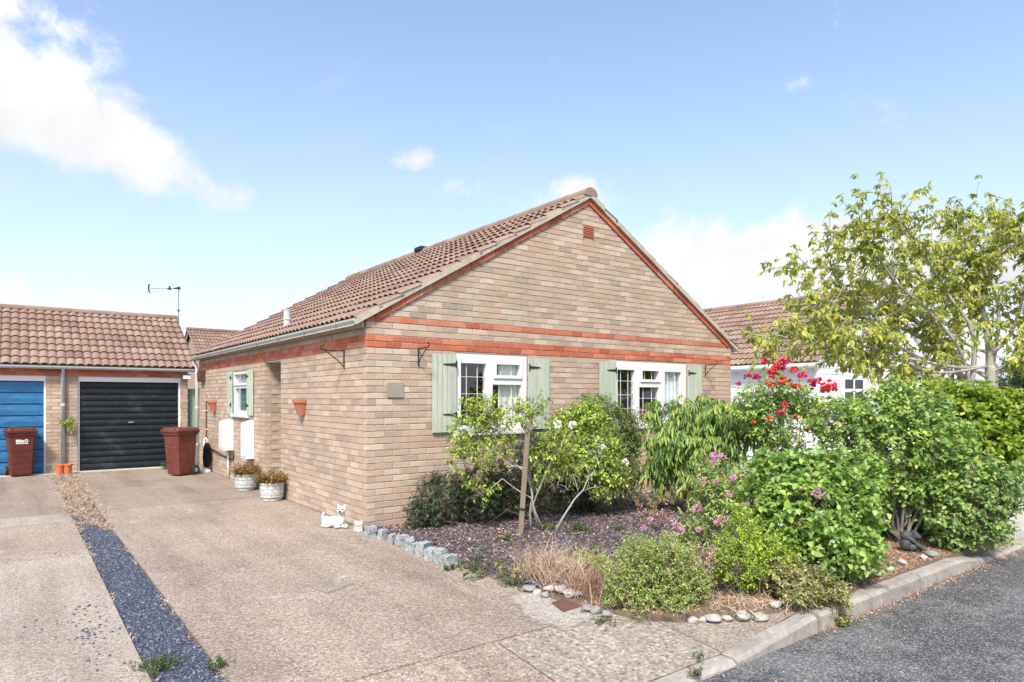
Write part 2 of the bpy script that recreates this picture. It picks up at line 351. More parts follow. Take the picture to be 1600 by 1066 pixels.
# ------------------------------------------------------------------ mesh helpers
OFF = {}
def off(o):
    return OFF[o.name] if o is not None else np.zeros(3)
def link(name, me, parent=None, loc=None):
    o = bpy.data.objects.new(name, me); COL.objects.link(o)
    if parent is not None: o.parent = parent
    if loc is not None: o.location = loc
    return o
def tag(o, label=None, cat=None, group=None, kind=None):
    if label: o['label'] = label
    if cat: o['category'] = cat
    if group: o['group'] = group
    if kind: o['kind'] = kind
    return o
def thing(name, label, cat, loc, group=None):
    o = bpy.data.objects.new(name, None); COL.objects.link(o); o.location = tuple(loc); o.empty_display_size = .1
    OFF[o.name] = np.array(loc, float)
    return tag(o, label, cat, group)
class MB:
    """collects shapes in world coordinates; build() links them as one mesh object"""
    def __init__(s): s.v = []; s.f = []; s.t = []
    def add(s, vs, fs, tone=None):
        b = len(s.v); s.v += [tuple(p) for p in vs]; s.f += [tuple(i + b for i in f) for f in fs]
        if tone is not None: s.t += [tone] * len(vs)
        return s
    def box(s, x0, x1, y0, y1, z0, z1, jit=0.0, tone=None):
        vs = [(x, y, z) for x in (x0, x1) for y in (y0, y1) for z in (z0, z1)]
        if jit: vs = [tuple(c + random.uniform(-jit, jit) for c in p) for p in vs]
        return s.add(vs, [(0, 1, 3, 2), (4, 6, 7, 5), (0, 4, 5, 1), (2, 3, 7, 6), (0, 2, 6, 4), (1, 5, 7, 3)], tone)
    def prism(s, pts, vec):
        """closed outline pts (3-D) swept along vec"""
        n = len(pts); vec = np.array(vec, float)
        vs = [tuple(p) for p in pts] + [tuple(np.array(p) + vec) for p in pts]
        return s.add(vs, [tuple(range(n - 1, -1, -1)), tuple(range(n, 2 * n))] + [(i, (i + 1) % n, n + (i + 1) % n, n + i) for i in range(n)])
    def tube(s, path, rad, n=8, cap=True):
        path = [np.array(p, float) for p in path]; k = len(path)
        if not hasattr(rad, '__len__'): rad = [rad] * k
        vs = []
        ref = np.array([.3, .2, 1.0])
        for i, p in enumerate(path):
            d = path[min(i + 1, k - 1)] - path[max(i - 1, 0)]; d = d / (np.linalg.norm(d) + 1e-9)
            if abs(np.dot(d, ref)) > .93 * np.linalg.norm(ref): ref = np.array([1.0, .1, .2])
            a = np.cross(d, ref); a /= np.linalg.norm(a); b = np.cross(d, a)
            for j in range(n):
                t = 2 * math.pi * j / n
                vs.append(p + rad[i] * (math.cos(t) * a + math.sin(t) * b))
        fs = [(i * n + j, i * n + (j + 1) % n, (i + 1) * n + (j + 1) % n, (i + 1) * n + j) for i in range(k - 1) for j in range(n)]
        if cap: fs += [tuple(range(n - 1, -1, -1)), tuple((k - 1) * n + j for j in range(n))]
        return s.add(vs, fs)
    def lathe(s, prof, c, n=24, a0=0.0, a1=2 * math.pi, sx=1, sy=1):
        full = abs(a1 - a0 - 2 * math.pi) < 1e-6; m = n if full else n + 1
        vs = [(c[0] + sx * r * math.cos(a0 + (a1 - a0) * j / n), c[1] + sy * r * math.sin(a0 + (a1 - a0) * j / n), c[2] + z) for r, z in prof for j in range(m)]
        fs = [(i * m + j, i * m + (j + 1) % m, (i + 1) * m + (j + 1) % m, (i + 1) * m + j) for i in range(len(prof) - 1) for j in range(m if full else n)]
        return s.add(vs, fs)
    def build(s, name, mat, parent=None, smooth=False, kind=None, bevel=0.0, label=None):
        me = bpy.data.meshes.new(name)
        o3 = off(parent)
        me.from_pydata([(a - o3[0], b - o3[1], c - o3[2]) for a, b, c in s.v], [], s.f)
        if bevel:
            bm = bmesh.new(); bm.from_mesh(me)
            bmesh.ops.bevel(bm, geom=[e for e in bm.edges if e.is_manifold and e.calc_face_angle(0) > .6], offset=bevel, segments=2, affect='EDGES', clamp_overlap=True)
            bm.to_mesh(me); bm.free()
        if smooth: me.shade_smooth()
        if s.t and len(s.t) == len(me.vertices):
            a = me.attributes.new('tone', 'FLOAT', 'POINT'); a.data.foreach_set('value', np.array(s.t, np.float32))
        me.materials.append(M[mat]); me.update()
        o = link(name, me, parent)
        OFF[o.name] = o3 if parent is not None else np.zeros(3)
        if kind: o['kind'] = kind
        if label: o['label'] = label
        return o

def np_mesh(name, V, Fq, mat, parent=None, tone=None, kind=None, smooth=False):
    """big meshes of equal-sized faces straight from arrays"""
    V = np.asarray(V, np.float32) - off(parent).astype(np.float32); Fq = np.asarray(Fq, np.int32); k = Fq.shape[1]
    me = bpy.data.meshes.new(name)
    me.vertices.add(len(V)); me.vertices.foreach_set('co', V.ravel())
    me.loops.add(Fq.size); me.loops.foreach_set('vertex_index', Fq.ravel())
    me.polygons.add(len(Fq)); me.polygons.foreach_set('loop_start', np.arange(0, Fq.size, k, dtype=np.int32))
    try: me.polygons.foreach_set('loop_total', np.full(len(Fq), k, np.int32))
    except Exception: pass
    me.update(calc_edges=True); me.validate()
    if tone is not None:
        a = me.attributes.new('tone', 'FLOAT', 'POINT'); a.data.foreach_set('value', np.asarray(tone, np.float32))
    if smooth: me.shade_smooth()
    me.materials.append(M[mat])
    o = link(name, me, parent); OFF[o.name] = off(parent)
    if kind: o['kind'] = kind
    return o
def unit(a): return a / (np.linalg.norm(a, axis=-1, keepdims=True) + 1e-9)

# ------------------------------------------------------------------ the setting: ground, road, kerb, drives, bed
def sheet(name, pts, z0, z1, mat):
    b = MB(); b.prism([(x, y, z0) for x, y in pts], (0, 0, z1 - z0))
    return tag(b.build(name, mat), kind='structure')
b = MB(); b.add([(-600, -600, -.16), (900, -600, -.16), (900, 1200, -.16), (-600, 1200, -.16)], [(0, 1, 2, 3)])
tag(b.build('ground', 'ground_cover'), kind='structure')
b = MB(); b.add([(-60, -11.5, -.12), (80, -11.5, -.12), (80, -4.70, -.12), (-60, -4.70, -.12)], [(0, 1, 2, 3)])
tag(b.build('road', 'asphalt'), kind='structure')

def bays(name, x0, x1, ys, mats, gap=.007):
    root = None
    for i, (a, c) in enumerate(zip(ys[:-1], ys[1:])):
        b = MB(); n = 24
        b.box(x0, x1, a + gap, c - gap, -.15, 0)
        o = b.build(name if i == 0 else 'concrete_bay', mats[i % len(mats)], root)
        if root is None: root = tag(o, kind='structure')
    return root
drive = bays('driveway', -2.325, -.004, [-3.74, 3.30, 9.02], ['drive_aggregate', 'drive_aggregate_grey'])
# the drive goes on under the bed and round the house corner only as far as the wall
drive2 = bays('neighbour_driveway', -9.0, -2.655, [-3.74, .52, 2.66, 3.36, 9.02], ['drive_aggregate_pale', 'drive_aggregate', 'drive_aggregate_pale', 'drive_aggregate_grey'])
b = MB(); b.box(-2.66, -2.32, -3.74, 9.02, -.15, -.020)
tag(b.build('gravel_strip', 'strip_base'), kind='structure')
# footway: falls to the dropped kerb in front of the drive, level in front of the bed
def foot_z(x, y):
    t = min(max((-3.74 - y) / .83, 0), 1); s = min(max((1.25 - x) / .9, 0), 1); s = s * s * (3 - 2 * s)
    return -.085 * t * s
def foot(name, x0, x1, y0, y1, mat, nx=18, ny=8, kind='structure', parent=None, dz=0.0):
    b = MB(); vs = [(x0 + (x1 - x0) * i / nx, y0 + (y1 - y0) * j / ny) for i in range(nx + 1) for j in range(ny + 1)]
    b.add([(x, y, foot_z(x, y) + dz) for x, y in vs], [(i * (ny + 1) + j, (i + 1) * (ny + 1) + j, (i + 1) * (ny + 1) + j + 1, i * (ny + 1) + j + 1) for i in range(nx) for j in range(ny)])
    o = b.build(name, mat, parent)
    return tag(o, kind=kind) if parent is None else o
fw = foot('pavement', -9, -.853, -4.575, -3.750, 'drive_aggregate', 30, 8)
foot('pebble_panel', -.847, .30, -4.575, -3.750, 'path_pebbles', 10, 8, parent=fw)
foot('grey_panel', .305, 1.6, -4.575, -3.755, 'path_aggregate', 12, 8, parent=fw)
b = MB(); b.box(-9, 1.6, -4.57, -3.5, -.16, -.10); b.build('sub_base', 'soil', fw)
# a worn pale cement screed beside the bed and the iron cover
b = MB(); nn = 24; vs = []
for i in range(nn + 1):
    t = i / nn; y = -2.92 - 1.0 * t; xl = -.40 + .07 * math.sin(7 * t) + random.uniform(-.03, .03) - .12 * t; xr = .05 + .03 * math.sin(9 * t) + .12 * t
    if i in (0, nn): xl = (xl + xr) / 2 - .1
    for j in range(9):
        x = xl + (xr - xl) * j / 8; vs.append((x, y + random.uniform(-.012, .012), .0045 + foot_z(x, y)))
b.add(vs, [(i * 9 + j, i * 9 + j + 1, (i + 1) * 9 + j + 1, (i + 1) * 9 + j) for i in range(nn) for j in range(8)])
b.t = [min(1.0, min(k // 9, nn - k // 9) / 5.0, min(k % 9, 8 - k % 9) / 2.5) for k in range(len(vs))]; b.build('cement_patch', 'worn_cement', fw)

# kerb: stones laid end to end along the road
kerb = None
edges = [-9.0 + .915 * i for i in range(9)]
edges = [e for e in edges if e < -.6] + [-.62, .28, 1.22, 2.02, 2.92, 3.80, 4.66, 5.56, 6.46, 7.4, 8.3, 9.2, 10.1, 11, 12, 13, 14, 15]
def ktop(x):
    if x <= .28: return -.088
    if x <= 1.22: return -.088 + .088 * (x - .28) / .94
    if x <= 3.80: return 0.0
    if x <= 4.66: return -.09 * (x - 3.8) / .86
    return -.09
for a, c in zip(edges[:-1], edges[1:]):
    b = MB(); ga = .009; gap2 = .05 if abs(a - 1.22) < .01 else ga
    x0, x1 = a + gap2, c - ga; n = 6; vs = []
    for i in range(n + 1):
        x = x0 + (x1 - x0) * i / n; zt = ktop(x); j = lambda: random.uniform(-.0025, .0025)
        vs += [(x, -4.575, -.16), (x, -4.575, zt + j()), (x, -4.668 + j(), zt + j()), (x, -4.694 + j(), zt - .022 + j()), (x, -4.703 + j(), -.16)]
    fs = [(i * 5 + k, (i + 1) * 5 + k, (i + 1) * 5 + k + 1, i * 5 + k + 1) for i in range(n) for k in range(4)]
    fs += [(4, 3, 2, 1, 0), tuple(n * 5 + k for k in range(5))]
    b.add(vs, fs)
    o = b.build('kerb' if kerb is None else 'kerb_stone', 'kerb_concrete', kerb)
    if kerb is None: kerb = tag(o, kind='structure')

# planting bed
BED = [(-.03, -.06), (-.05, -2.2), (-.02, -3.0), (.0, -3.55), (.20, -3.98), (.55, -4.20), (.95, -4.42), (1.22, -4.572), (5.35, -4.572), (5.6, -2.5), (7.2, -.06)]
b = MB(); b.prism([(x, y, -.15) for x, y in BED], (0, 0, .160)); tag(b.build('garden_bed', 'soil'), kind='structure')
# neighbour's pale forecourt beyond the bed
b = MB(); b.box(5.62, 30, -4.57, 12, -.15, -.02); tag(b.build('forecourt', 'pale_concrete'), kind='structure')
b = MB(); b.box(-12, 5.6, 9.03, 14, -.15, -.012); tag(b.build('yard', 'concrete'), kind='structure')

def in_poly(x, y, poly):
    ins = False; n = len(poly)
    for i in range(n):
        x1, y1 = poly[i]; x2, y2 = poly[(i + 1) % n]
        if (y1 > y) != (y2 > y) and x < (x2 - x1) * (y - y1) / (y2 - y1) + x1: ins = not ins
    return ins
def chips(name, P, size, mat, thick=.35, kind='stuff', tilt=.5, tonefun=None, parent=None):
    """flat broken flakes lying at P: four-cornered slabs with random outline"""
    n = len(P); a = rng.uniform(0, 6.283, (n, 1)) + np.array([[0, 1.57, 3.14, 4.71]]) + rng.uniform(-.35, .35, (n, 4))
    r = size[:, None] * rng.uniform(.5, 1.0, (n, 4)) * .6
    el = rng.uniform(.55, 1, (n, 1)); th = rng.uniform(0, 6.283, n)
    x = r * np.cos(a); y = r * np.sin(a) * el
    xr = x * np.cos(th)[:, None] - y * np.sin(th)[:, None]; yr = x * np.sin(th)[:, None] + y * np.cos(th)[:, None]
    tx = rng.uniform(-tilt, tilt, (n, 1)); ty = rng.uniform(-tilt, tilt, (n, 1))
    z = xr * tx + yr * ty
    h = (size * thick * rng.uniform(.5, 1.2, n))[:, None]
    top = np.stack([xr, yr, z + h], 2); bot = np.stack([xr * 1.05, yr * 1.05, z - .002 + 0 * h], 2)
    V = (np.concatenate([top, bot], 1) + P[:, None, :]).reshape(-1, 3)
    f = np.array([[0, 1, 2, 3], [0, 4, 5, 1], [1, 5, 6, 2], [2, 6, 7, 3], [3, 7, 4, 0]])
    F = (np.arange(n)[:, None, None] * 8 + f[None]).reshape(-1, 4)
    t = np.repeat(rng.random(n) if tonefun is None else tonefun(n), 8)
    return np_mesh(name, V, F, mat, parent, t, kind)
def scatter(poly, n):
    xs = [p[0] for p in poly]; ys = [p[1] for p in poly]; out = []
    while len(out) < n:
        x = random.uniform(min(xs), max(xs)); y = random.uniform(min(ys), max(ys))
        if in_poly(x, y, poly): out.append((x, y))
    return np.array(out)
slate_poly = [(-.03, -.08), (-.05, -2.2), (-.02, -2.9), (.2, -3.3), (1.3, -3.7), (3.2, -3.2), (4.4, -1.4), (4.4, -.08)]
p = scatter(slate_poly, 15000)
o = chips('slate_chippings', np.c_[p, rng.uniform(.008, .022, len(p))], rng.uniform(.022, .062, len(p)), 'slate_purple', .22)
tag(o, 'purple slate chippings covering the planting bed', 'slate')
p = np.c_[rng.uniform(-2.655, -2.325, 24000), -3.74 + 12.74 * rng.random(24000) ** 1.25]
p = p[np.argsort(p[:, 1])]
o = chips('slate_gravel', np.c_[p, rng.uniform(-.024, -.016, len(p))], rng.uniform(.009, .026, len(p)) * rng.uniform(.7, 1.2, len(p)), 'slate_blue', .22, tilt=.35)
tag(o, 'blue grey slate gravel filling the strip between the two drives', 'gravel')
# crumbs of the gravel kicked out over the left drive, and dead leaves over the bed
q = np.array([gnd(x, y)[:2] for x, y in zip(rng.normal(150, 22, 70), rng.normal(990, 26, 70))] + [gnd(x, y)[:2] for x, y in zip(rng.normal(70, 20, 18), rng.normal(985, 12, 18))] + [gnd(x, y)[:2] for x, y in zip(rng.normal(140, 14, 14), rng.normal(945, 14, 14))])
q = q[q[:, 0] < -2.68]
tag(chips('slate_crumbs', np.c_[q, np.full(len(q), .001)], rng.uniform(.010, .024, len(q)), 'slate_blue', .3, tonefun=lambda n: rng.uniform(0, .5, n)), 'dark slate crumbs scattered over the left drive', 'gravel')
p = scatter(slate_poly, 1500); keep = np.array([random.random() < (.95 if y > -1.9 else .35) for x, y in p])
p = p[keep]
tag(chips('fallen_leaves', np.c_[p, rng.uniform(.022, .036, len(p))], rng.uniform(.016, .036, len(p)), 'dead_leaf', .12, tilt=.7), 'dry tan leaves fallen over the slate bed', 'leaves')
fp = scatter([(.05, -3.5), (.2, -3.95), (.55, -4.17), (1.22, -4.55), (5.3, -4.55), (5.3, -3.9), (1.5, -3.7)], 2600)
tag(chips('bed_litter', np.c_[fp, np.full(len(fp), .012)], rng.uniform(.012, .035, len(fp)), 'dead_leaf', .15, tilt=.8, tonefun=lambda n: rng.uniform(0, .8, n)), 'brown leaf litter under the shrubs along the kerb', 'leaves')
p = np.c_[rng.uniform(1.3, 5.6, 420), -4.70 - np.abs(rng.normal(0, .035, 420))]
p2 = np.c_[rng.uniform(-.3, 8, 120), -4.72 - np.abs(rng.normal(0, .5, 120))]
p = np.r_[p, p2]
tag(chips('gutter_litter', np.c_[p, np.full(len(p), -.119)], rng.uniform(.008, .022, len(p)), 'dead_leaf', .12, tilt=.4), 'dry leaf litter lying along the foot of the kerb', 'litter')

# ------------------------------------------------------------------ bricks and tiles
BL, BH, MG = .2265, .075, .009        # brick length and course with the joint, joint width
_bm = {}
def brick_mesh(L, axis, mat, H=BH - MG, D=.10, var=0):
    key = (round(L, 3), axis, mat, round(H, 3), var)
    if key not in _bm:
        b = MB()
        if axis == 'x': b.box(-L / 2, L / 2, 0, D, -H / 2, H / 2)
        else: b.box(0, D, -L / 2, L / 2, -H / 2, H / 2)
        rs = random.Random(hash(key) % 9973)
        b.v = [tuple(c + rs.uniform(-.0022, .0022) for c in p) for p in b.v]
        me = bpy.data.meshes.new('brick'); me.from_pydata(b.v, [], b.f)
        bm = bmesh.new(); bm.from_mesh(me); bmesh.ops.bevel(bm, geom=list(bm.edges), offset=.0035, segments=1, affect='EDGES'); bm.to_mesh(me); bm.free()
        me.materials.append(M[mat]); me.update(); _bm[key] = me
    return _bm[key]
def course(k, s0, s1, skip=()):
    """bricks (a, b) of course k between s0 and s1, stretcher bond, cut round openings"""
    out = []; odd = k % 2; x = s0 + (.1127 if odd else 0) - (BL if odd else 0)
    cuts = sorted(skip)
    while x < s1 - .02:
        a, c = max(x, s0), min(x + BL, s1); segs = [(a, c)]
        for (p, q) in cuts:
            segs = [t for (u, v) in segs for t in ((u, min(v, p)), (max(u, q), v)) if t[1] - t[0] > .03]
        out += segs; x += BL
    return out

def tile_mesh(w, g, mat, rolls=2):
    """interlocking roll tile: y runs up the slope, front edge at y=0"""
    key = ('tile', w, g, mat)
    if key not in _bm:
        n = 6 * rolls; vs = []; L = g + .05
        for y, dz in ((0, .026), (L, -.006)):
            for i in range(n + 1):
                t = (i / 6) % 1.0; h = .036 * abs(math.sin(math.pi * t)) ** .8
                vs.append((w * i / n, y, h + dz))
        for i in range(n + 1):
            t = (i / 6) % 1.0; h = .036 * abs(math.sin(math.pi * t)) ** .8
            vs.append((w * i / n, .001, h + .026 - .012))
        m = n + 1
        fs = [(i, i + 1, m + i + 1, m + i) for i in range(n)] + [(2 * m + i, 2 * m + i + 1, i + 1, i) for i in range(n)]
        me = bpy.data.meshes.new('tile'); me.from_pydata(vs, [], fs); me.materials.append(M[mat]); me.update(); _bm[key] = (me, np.array(vs), np.array(fs))
    return _bm[key]
def tiled(root, org, ac, up, ncol, nrow, w, g, single, mat_one, mat_many, many_name='tiles', name='tile'):
    """tile a slope; org its lower corner, ac across, up the slope; single(col,row) says which are objects of their own"""
    ac, up = unit(np.array(ac, float)), unit(np.array(up, float)); nm = np.cross(ac, up)
    if nm[2] < 0: nm = -nm
    A = np.stack([ac, up, nm], 1); V, F, T = [], [], []; cnt = 0
    me, mv, mf = tile_mesh(w, g, mat_one)
    for r in range(nrow):
        for c in range(ncol):
            o = np.array(org, float) + ac * (c * w + random.uniform(-.003, .003)) + up * (r * g + random.uniform(-.005, .005)) + nm * random.uniform(-.002, .003)
            if single(c, r):
                ob = link(name, me, root)
                m4 = Matrix([list(A[i]) + [o[i] - off(root)[i]] for i in range(3)] + [[0, 0, 0, 1]]); ob.matrix_basis = m4
            else:
                V.append(mv @ A.T + o); F.append(mf + cnt * len(mv)); T += [random.random()] * len(mv); cnt += 1
    if V: np_mesh(many_name, np.concatenate(V), np.concatenate(F), mat_many, root, T, 'stuff')

# ------------------------------------------------------------------ the bungalow
W, LEN = 7.025, 8.62
SLOPE = .574; PITCH = math.atan(SLOPE)
house = thing('brick_bungalow', 'tan brick bungalow with red brick bands, tiled gable roof and green shutters', 'house', (0, 0, 0))
WIN1 = (1.205, 2.361, 1.06, 2.084); WIN2 = (4.065, 5.770, 1.06, 2.084)
SWIN = (4.775, 5.765, 1.19, 2.00); DOOR = (3.06, 3.87, 0, 2.10)
RC = .006     # joints lie this far behind the brick faces
def rake(z): return max(0.0, (z - 2.36) / SLOPE)
# mortar cores
def core(name, u0, u1, z0, z1, holes, axis, mat='mortar', th=.24):
    us = sorted({u0, u1} | {h[0] for h in holes} | {h[1] for h in holes}); zs = sorted({z0, z1} | {h[2] for h in holes} | {h[3] for h in holes})
    b = MB()
    for a, c in zip(us[:-1], us[1:]):
        run = None
        for p, q in zip(zs[:-1], zs[1:]):
            um, zm = (a + c) / 2, (p + q) / 2
            if not any(h[0] < um < h[1] and h[2] < zm < h[3] for h in holes) and um > u0 and zm < z1 and p >= z0:
                if axis == 'x': b.box(a, c, RC, th, p, q)
                else: b.box(RC, th, a, c, p, q)
    return b
b = core('gable_wall', RC, W - RC, 0, 2.40, [WIN1, WIN2], 'x')
b.prism([(RC, RC, 2.40), (W - RC, RC, 2.40), (W / 2, RC, 2.40 + SLOPE * (W / 2 - .01))], (0, .233, 0))
gable = b.build('gable_wall', 'mortar', house)
b = core('side_wall', .24, LEN, 0, 2.46, [SWIN, (3.053, 3.877, 0, 2.10)], 'y')
side = b.build('side_wall', 'mortar', house)
b = MB(); b.box(.24, W, LEN - .2, LEN, 0, 2.4); b.prism([(0, LEN - .2, 2.40), (W, LEN - .2, 2.40), (W / 2, LEN - .2, 2.40 + SLOPE * W / 2)], (0, .2, 0))
b.build('back_wall', 'brick_many', house)
b = MB(); b.box(W - .24, W - RC, .245, LEN - .2, 0, 2.46); b.build('far_wall', 'brick_many', house)
b = MB(); b.box(.25, W - .25, .25, LEN - .2, .0, .05); b.build('inner_floor', 'inner_wall', house)
b = MB(); b.box(.25, W - .25, .25, LEN - .2, 2.36, 2.40); b.build('ceiling', 'inner_wall', house)
b = MB(); b.box(.25, W - .25, 3.4, 3.5, .05, 2.36); b.build('partition', 'inner_wall', house)

tans = []      # (wall, axis, a, b, k)
for k in range(0, 60):
    z0 = k * BH; zm = z0 + BH / 2
    red = k in (28, 29, 32)
    x0, x1 = 0.0, W
    if zm > 2.475:
        x0 = rake(zm - .01) + .03; x1 = W - x0
        if x1 - x0 < .12: break
    skip = [(w[0] + .0, w[1] - .0) for w in (WIN1, WIN2) if z0 < w[3] - .02 and z0 + BH > w[2] + .02]
    if zm < 2.475:
        segs = course(k, x0, x1, skip)
    else:
        segs = [(max(a, x0), min(c, x1)) for a, c in course(k, 0, W) if min(c, x1) - max(a, x0) > .04]
    vent = (3.405, 3.625) if 3.85 < zm < 4.06 else None
    for a, c in segs:
        if vent:
            if vent[0] < (a + c) / 2 < vent[1]: continue
            if a < vent[0] < c: c = vent[0]
            if a < vent[1] < c: a = vent[1]
            if c - a < .03: continue
        tans.append((gable, 'x', a, c, k, red))
for k in range(0, 33):
    z0 = k * BH; red = k in (28, 29)
    skip = [(w[0], w[1]) for w in (SWIN, DOOR) if z0 < w[3] - .02 and z0 + BH > w[2] + .02]
    s0 = 0.0 if k % 2 else .1127
    for a, c in course(k + 1, 0, LEN, skip):
        if c < s0 + .05 or (k % 2 == 0 and a < .05): continue
        tans.append((side, 'y', a, c, k, red))
def brick_area(t):
    w, ax, a, c, k, red = t; z = (k + .5) * BH
    p = ((a + c) / 2, 0, z) if ax == 'x' else (0, (a + c) / 2, z)
    D = depth(p); vis = abs((p[1] if ax == 'x' else p[0]) - (CAM[1] if ax == 'x' else CAM[0])) / D
    return (c - a) * BH * vis / D ** 2
order = sorted([t for t in tans if not t[5]], key=brick_area, reverse=True)
own = set(id(t) for t in order[:296])
many = {id(gable): MB(), id(side): MB()}
for t in tans:
    w, ax, a, c, k, red = t; L = c - a - MG; m = (a + c) / 2; z = (k + .5) * BH
    if ax == 'y' and k % 2 == 0 and a < .12: a = .1127; L = c - a - MG; m = (a + c) / 2
    if red or id(t) in own:
        me = brick_mesh(L, ax, 'red_brick' if red else 'brick_one', var=random.randrange(5))
        o = link('red_brick' if red else 'brick', me, w, (m, -.002 if red else 0, z) if ax == 'x' else (-.002 if red else 0, m, z))
    else:
        h = (BH - MG) / 2
        if ax == 'x': many[id(w)].box(m - L / 2, m + L / 2, 0, .1, z - h, z + h, .0022, random.random())
        else: many[id(w)].box(0, .1, m - L / 2, m + L / 2, z - h, z + h, .0022, random.random())
many[id(gable)].build('bricks', 'brick_many', gable, kind='stuff')
many[id(side)].build('bricks', 'brick_many', side, kind='stuff')
# doorway recess: brick reveal on the far side, porch ceiling, white door inside
b = MB(); b.box(.24, 1.15, 3.877, 4.0, 0, 2.1); b.box(.24, 1.15, 2.93, 3.053, 0, 2.1)
rev = b.build('porch_reveal', 'mortar', house)
b = MB()
for k in range(28):
    for a, c in course(k, .0, 1.15):
        if a < .1: continue
        b.box(a, c - MG, 3.87, 3.92, k * BH + .004, (k + 1) * BH - .005, .002, random.random())
        b.box(a, c - MG, 3.0, 3.06, k * BH + .004, (k + 1) * BH - .005, .002, random.random())
b.build('bricks', 'brick_many', rev, kind='stuff')
b = MB(); b.box(.02, 1.15, 3.06, 3.87, 2.085, 2.13); b.build('porch_ceiling', 'white_timber', house)
b = MB(); b.box(1.15, 1.2, 3.06, 3.87, .03, 2.08)
dr = b.build('front_door', 'door_white', house)
for z in (.15, 1.1):
    b = MB(); b.box(1.135, 1.152, 3.17, 3.76, z, z + .8); b.build('door_panel', 'white_plastic', dr, bevel=.01)
b = MB(); b.tube([(1.12, 3.16, 1.0), (1.09, 3.16, 1.0), (1.09, 3.25, 1.0)], .009); b.build('handle', 'grey_metal', dr)
b = MB(); b.box(-.02, 1.15, 3.06, 3.87, -.01, .05); b.build('door_step', 'concrete', house, bevel=.008)

# rake bricks, verge and roof
def rake_pt(sd, s, dz, y):    # s metres up the slope from the wall line
    x = s * math.cos(PITCH); z = 2.36 + s * math.sin(PITCH) + dz
    return (x if sd < 0 else W - x, y, z)
SL = (W / 2) / math.cos(PITCH)
for sd in (-1, 1):
    n = 18; s0 = .13; st = (SL - s0) / n
    for i in range(n):
        a = s0 + i * st + .004; c = s0 + (i + 1) * st - .004
        d = .088 / math.cos(PITCH) * 1.0
        e = .088 * math.sin(PITCH) if i == n - 1 else 0
        pts = [rake_pt(sd, a, -.012, -.022), rake_pt(sd, c, -.012, -.022), rake_pt(sd, c, -.012 + d, -.022), rake_pt(sd, a, -.012 + d, -.022)]
        b = MB(); b.prism(pts, (0, .12, 0)); b.build('rake_brick', 'red_brick', gable)
roof = None
for sd in (-1, 1):
    ov = -.17
    pts = [rake_pt(sd, ov, .065, -.06), rake_pt(sd, SL, .065, -.06), rake_pt(sd, SL, .118, -.06), rake_pt(sd, ov, .118, -.06)]
    b = MB(); b.prism([np.array(p) + np.array([0, .09, 0]) for p in pts], (0, LEN - .05, 0))
    o = b.build('roof' if roof is None else 'roof_deck', 'cement', house if roof is None else roof)
    if roof is None: roof = o
    # cement verge under the end tiles, in uneven lengths
    n = 13
    for i in range(n):
        a = ov + (SL - ov) * i / n; c = ov + (SL - ov) * (i + 1) / n; j = random.uniform(-.008, .008)
        p4 = [rake_pt(sd, a, .074, -.055 + j), rake_pt(sd, c, .074, -.055 + j), rake_pt(sd, c, .148, -.055 + j), rake_pt(sd, a, .162, -.055 + j)]
        b = MB(); b.prism(p4, (0, .09, 0)); b.build('verge', 'cement', roof)
ncol, nrow = 29, 13; G = (SL + .17) / nrow; TWD = (LEN + .12) / ncol
upL = (math.cos(PITCH), 0, math.sin(PITCH))
oL = np.array([-.17 * math.cos(PITCH), -.06, 2.36 - .17 * math.sin(PITCH) + .128])
cand = sorted([(c, r) for c in range(ncol) for r in range(nrow)], key=lambda q: depth(oL + np.array([q[1] * G * math.cos(PITCH), q[0] * TWD, 0])))
ownT = set(cand[:296])
tiled(roof, oL, (0, 1, 0), upL, ncol, nrow, TWD, G, lambda c, r: (c, r) in ownT, 'tile_one', 'tile_many')
oR = np.array([W + .17 * math.cos(PITCH), -.06, oL[2]])
tiled(roof, oR, (0, 1, 0), (-math.cos(PITCH), 0, math.sin(PITCH)), ncol, nrow, TWD, G, lambda c, r: False, 'tile_one', 'tile_many', 'far_slope_tiles')
zr = 2.36 + SLOPE * W / 2 + .115
for i in range(20):
    l = (LEN + .10) / 20; y = -.065 + i * l; b = MB()
    prof = [(math.cos(t) * .125, math.sin(t) * .105) for t in np.linspace(-.15, math.pi + .15, 10)]
    vs = [(W / 2 + x * s, yy, zr + z * s) for yy, s in ((y, 1.03), (y + l - .004, .98)) for x, z in prof]
    m = len(prof); fs = [(k, k + 1, m + k + 1, m + k) for k in range(m - 1)] + [tuple(range(m)), tuple(2 * m - 1 - k for k in range(m))]
    b.add(vs, fs); b.build('ridge_tile', 'tile_one', roof)
# roof vent tile near the ridge, flue, terracotta air brick
b = MB(); b.box(W / 2 - .15, W / 2 + .04, 4.75, 5.05, zr + .03, zr + .128); b.build('roof_vent', 'black_rubber', roof, bevel=.02)
b = MB(); fx, fy, fz = .26, 3.55, 2.60
b.lathe([(.058, -.1), (.058, .16), (.068, .165), (.068, .185), (.055, .19), (.055, .31), (.062, .315), (.062, .33), (0, .335)], (fx, fy, fz), 20); b.build('flue', 'grey_plastic', roof, smooth=False)
b = MB(); b.prism([(fx - .28, fy - .22, fz - .15), (fx + .22, fy - .22, fz + .145), (fx + .22, fy + .22, fz + .145), (fx - .28, fy + .22, fz - .15)], (-.01, 0, .035)); b.build('flashing', 'grey_plastic', roof)
b = MB(); b.box(3.41, 3.62, .004, .05, 3.868, 4.048)
vb = b.build('air_brick', 'terracotta', house)
for i in range(6):
    b = MB(); z = 3.885 + i * .0265; b.box(3.42, 3.61, -.010, .006, z, z + .014); b.build('louvre', 'terracotta', vb)
for x in (3.405, 3.61):
    b = MB(); b.box(x, x + .015, -.006, .02, 3.865, 4.05); b.build('frame', 'terracotta', vb)
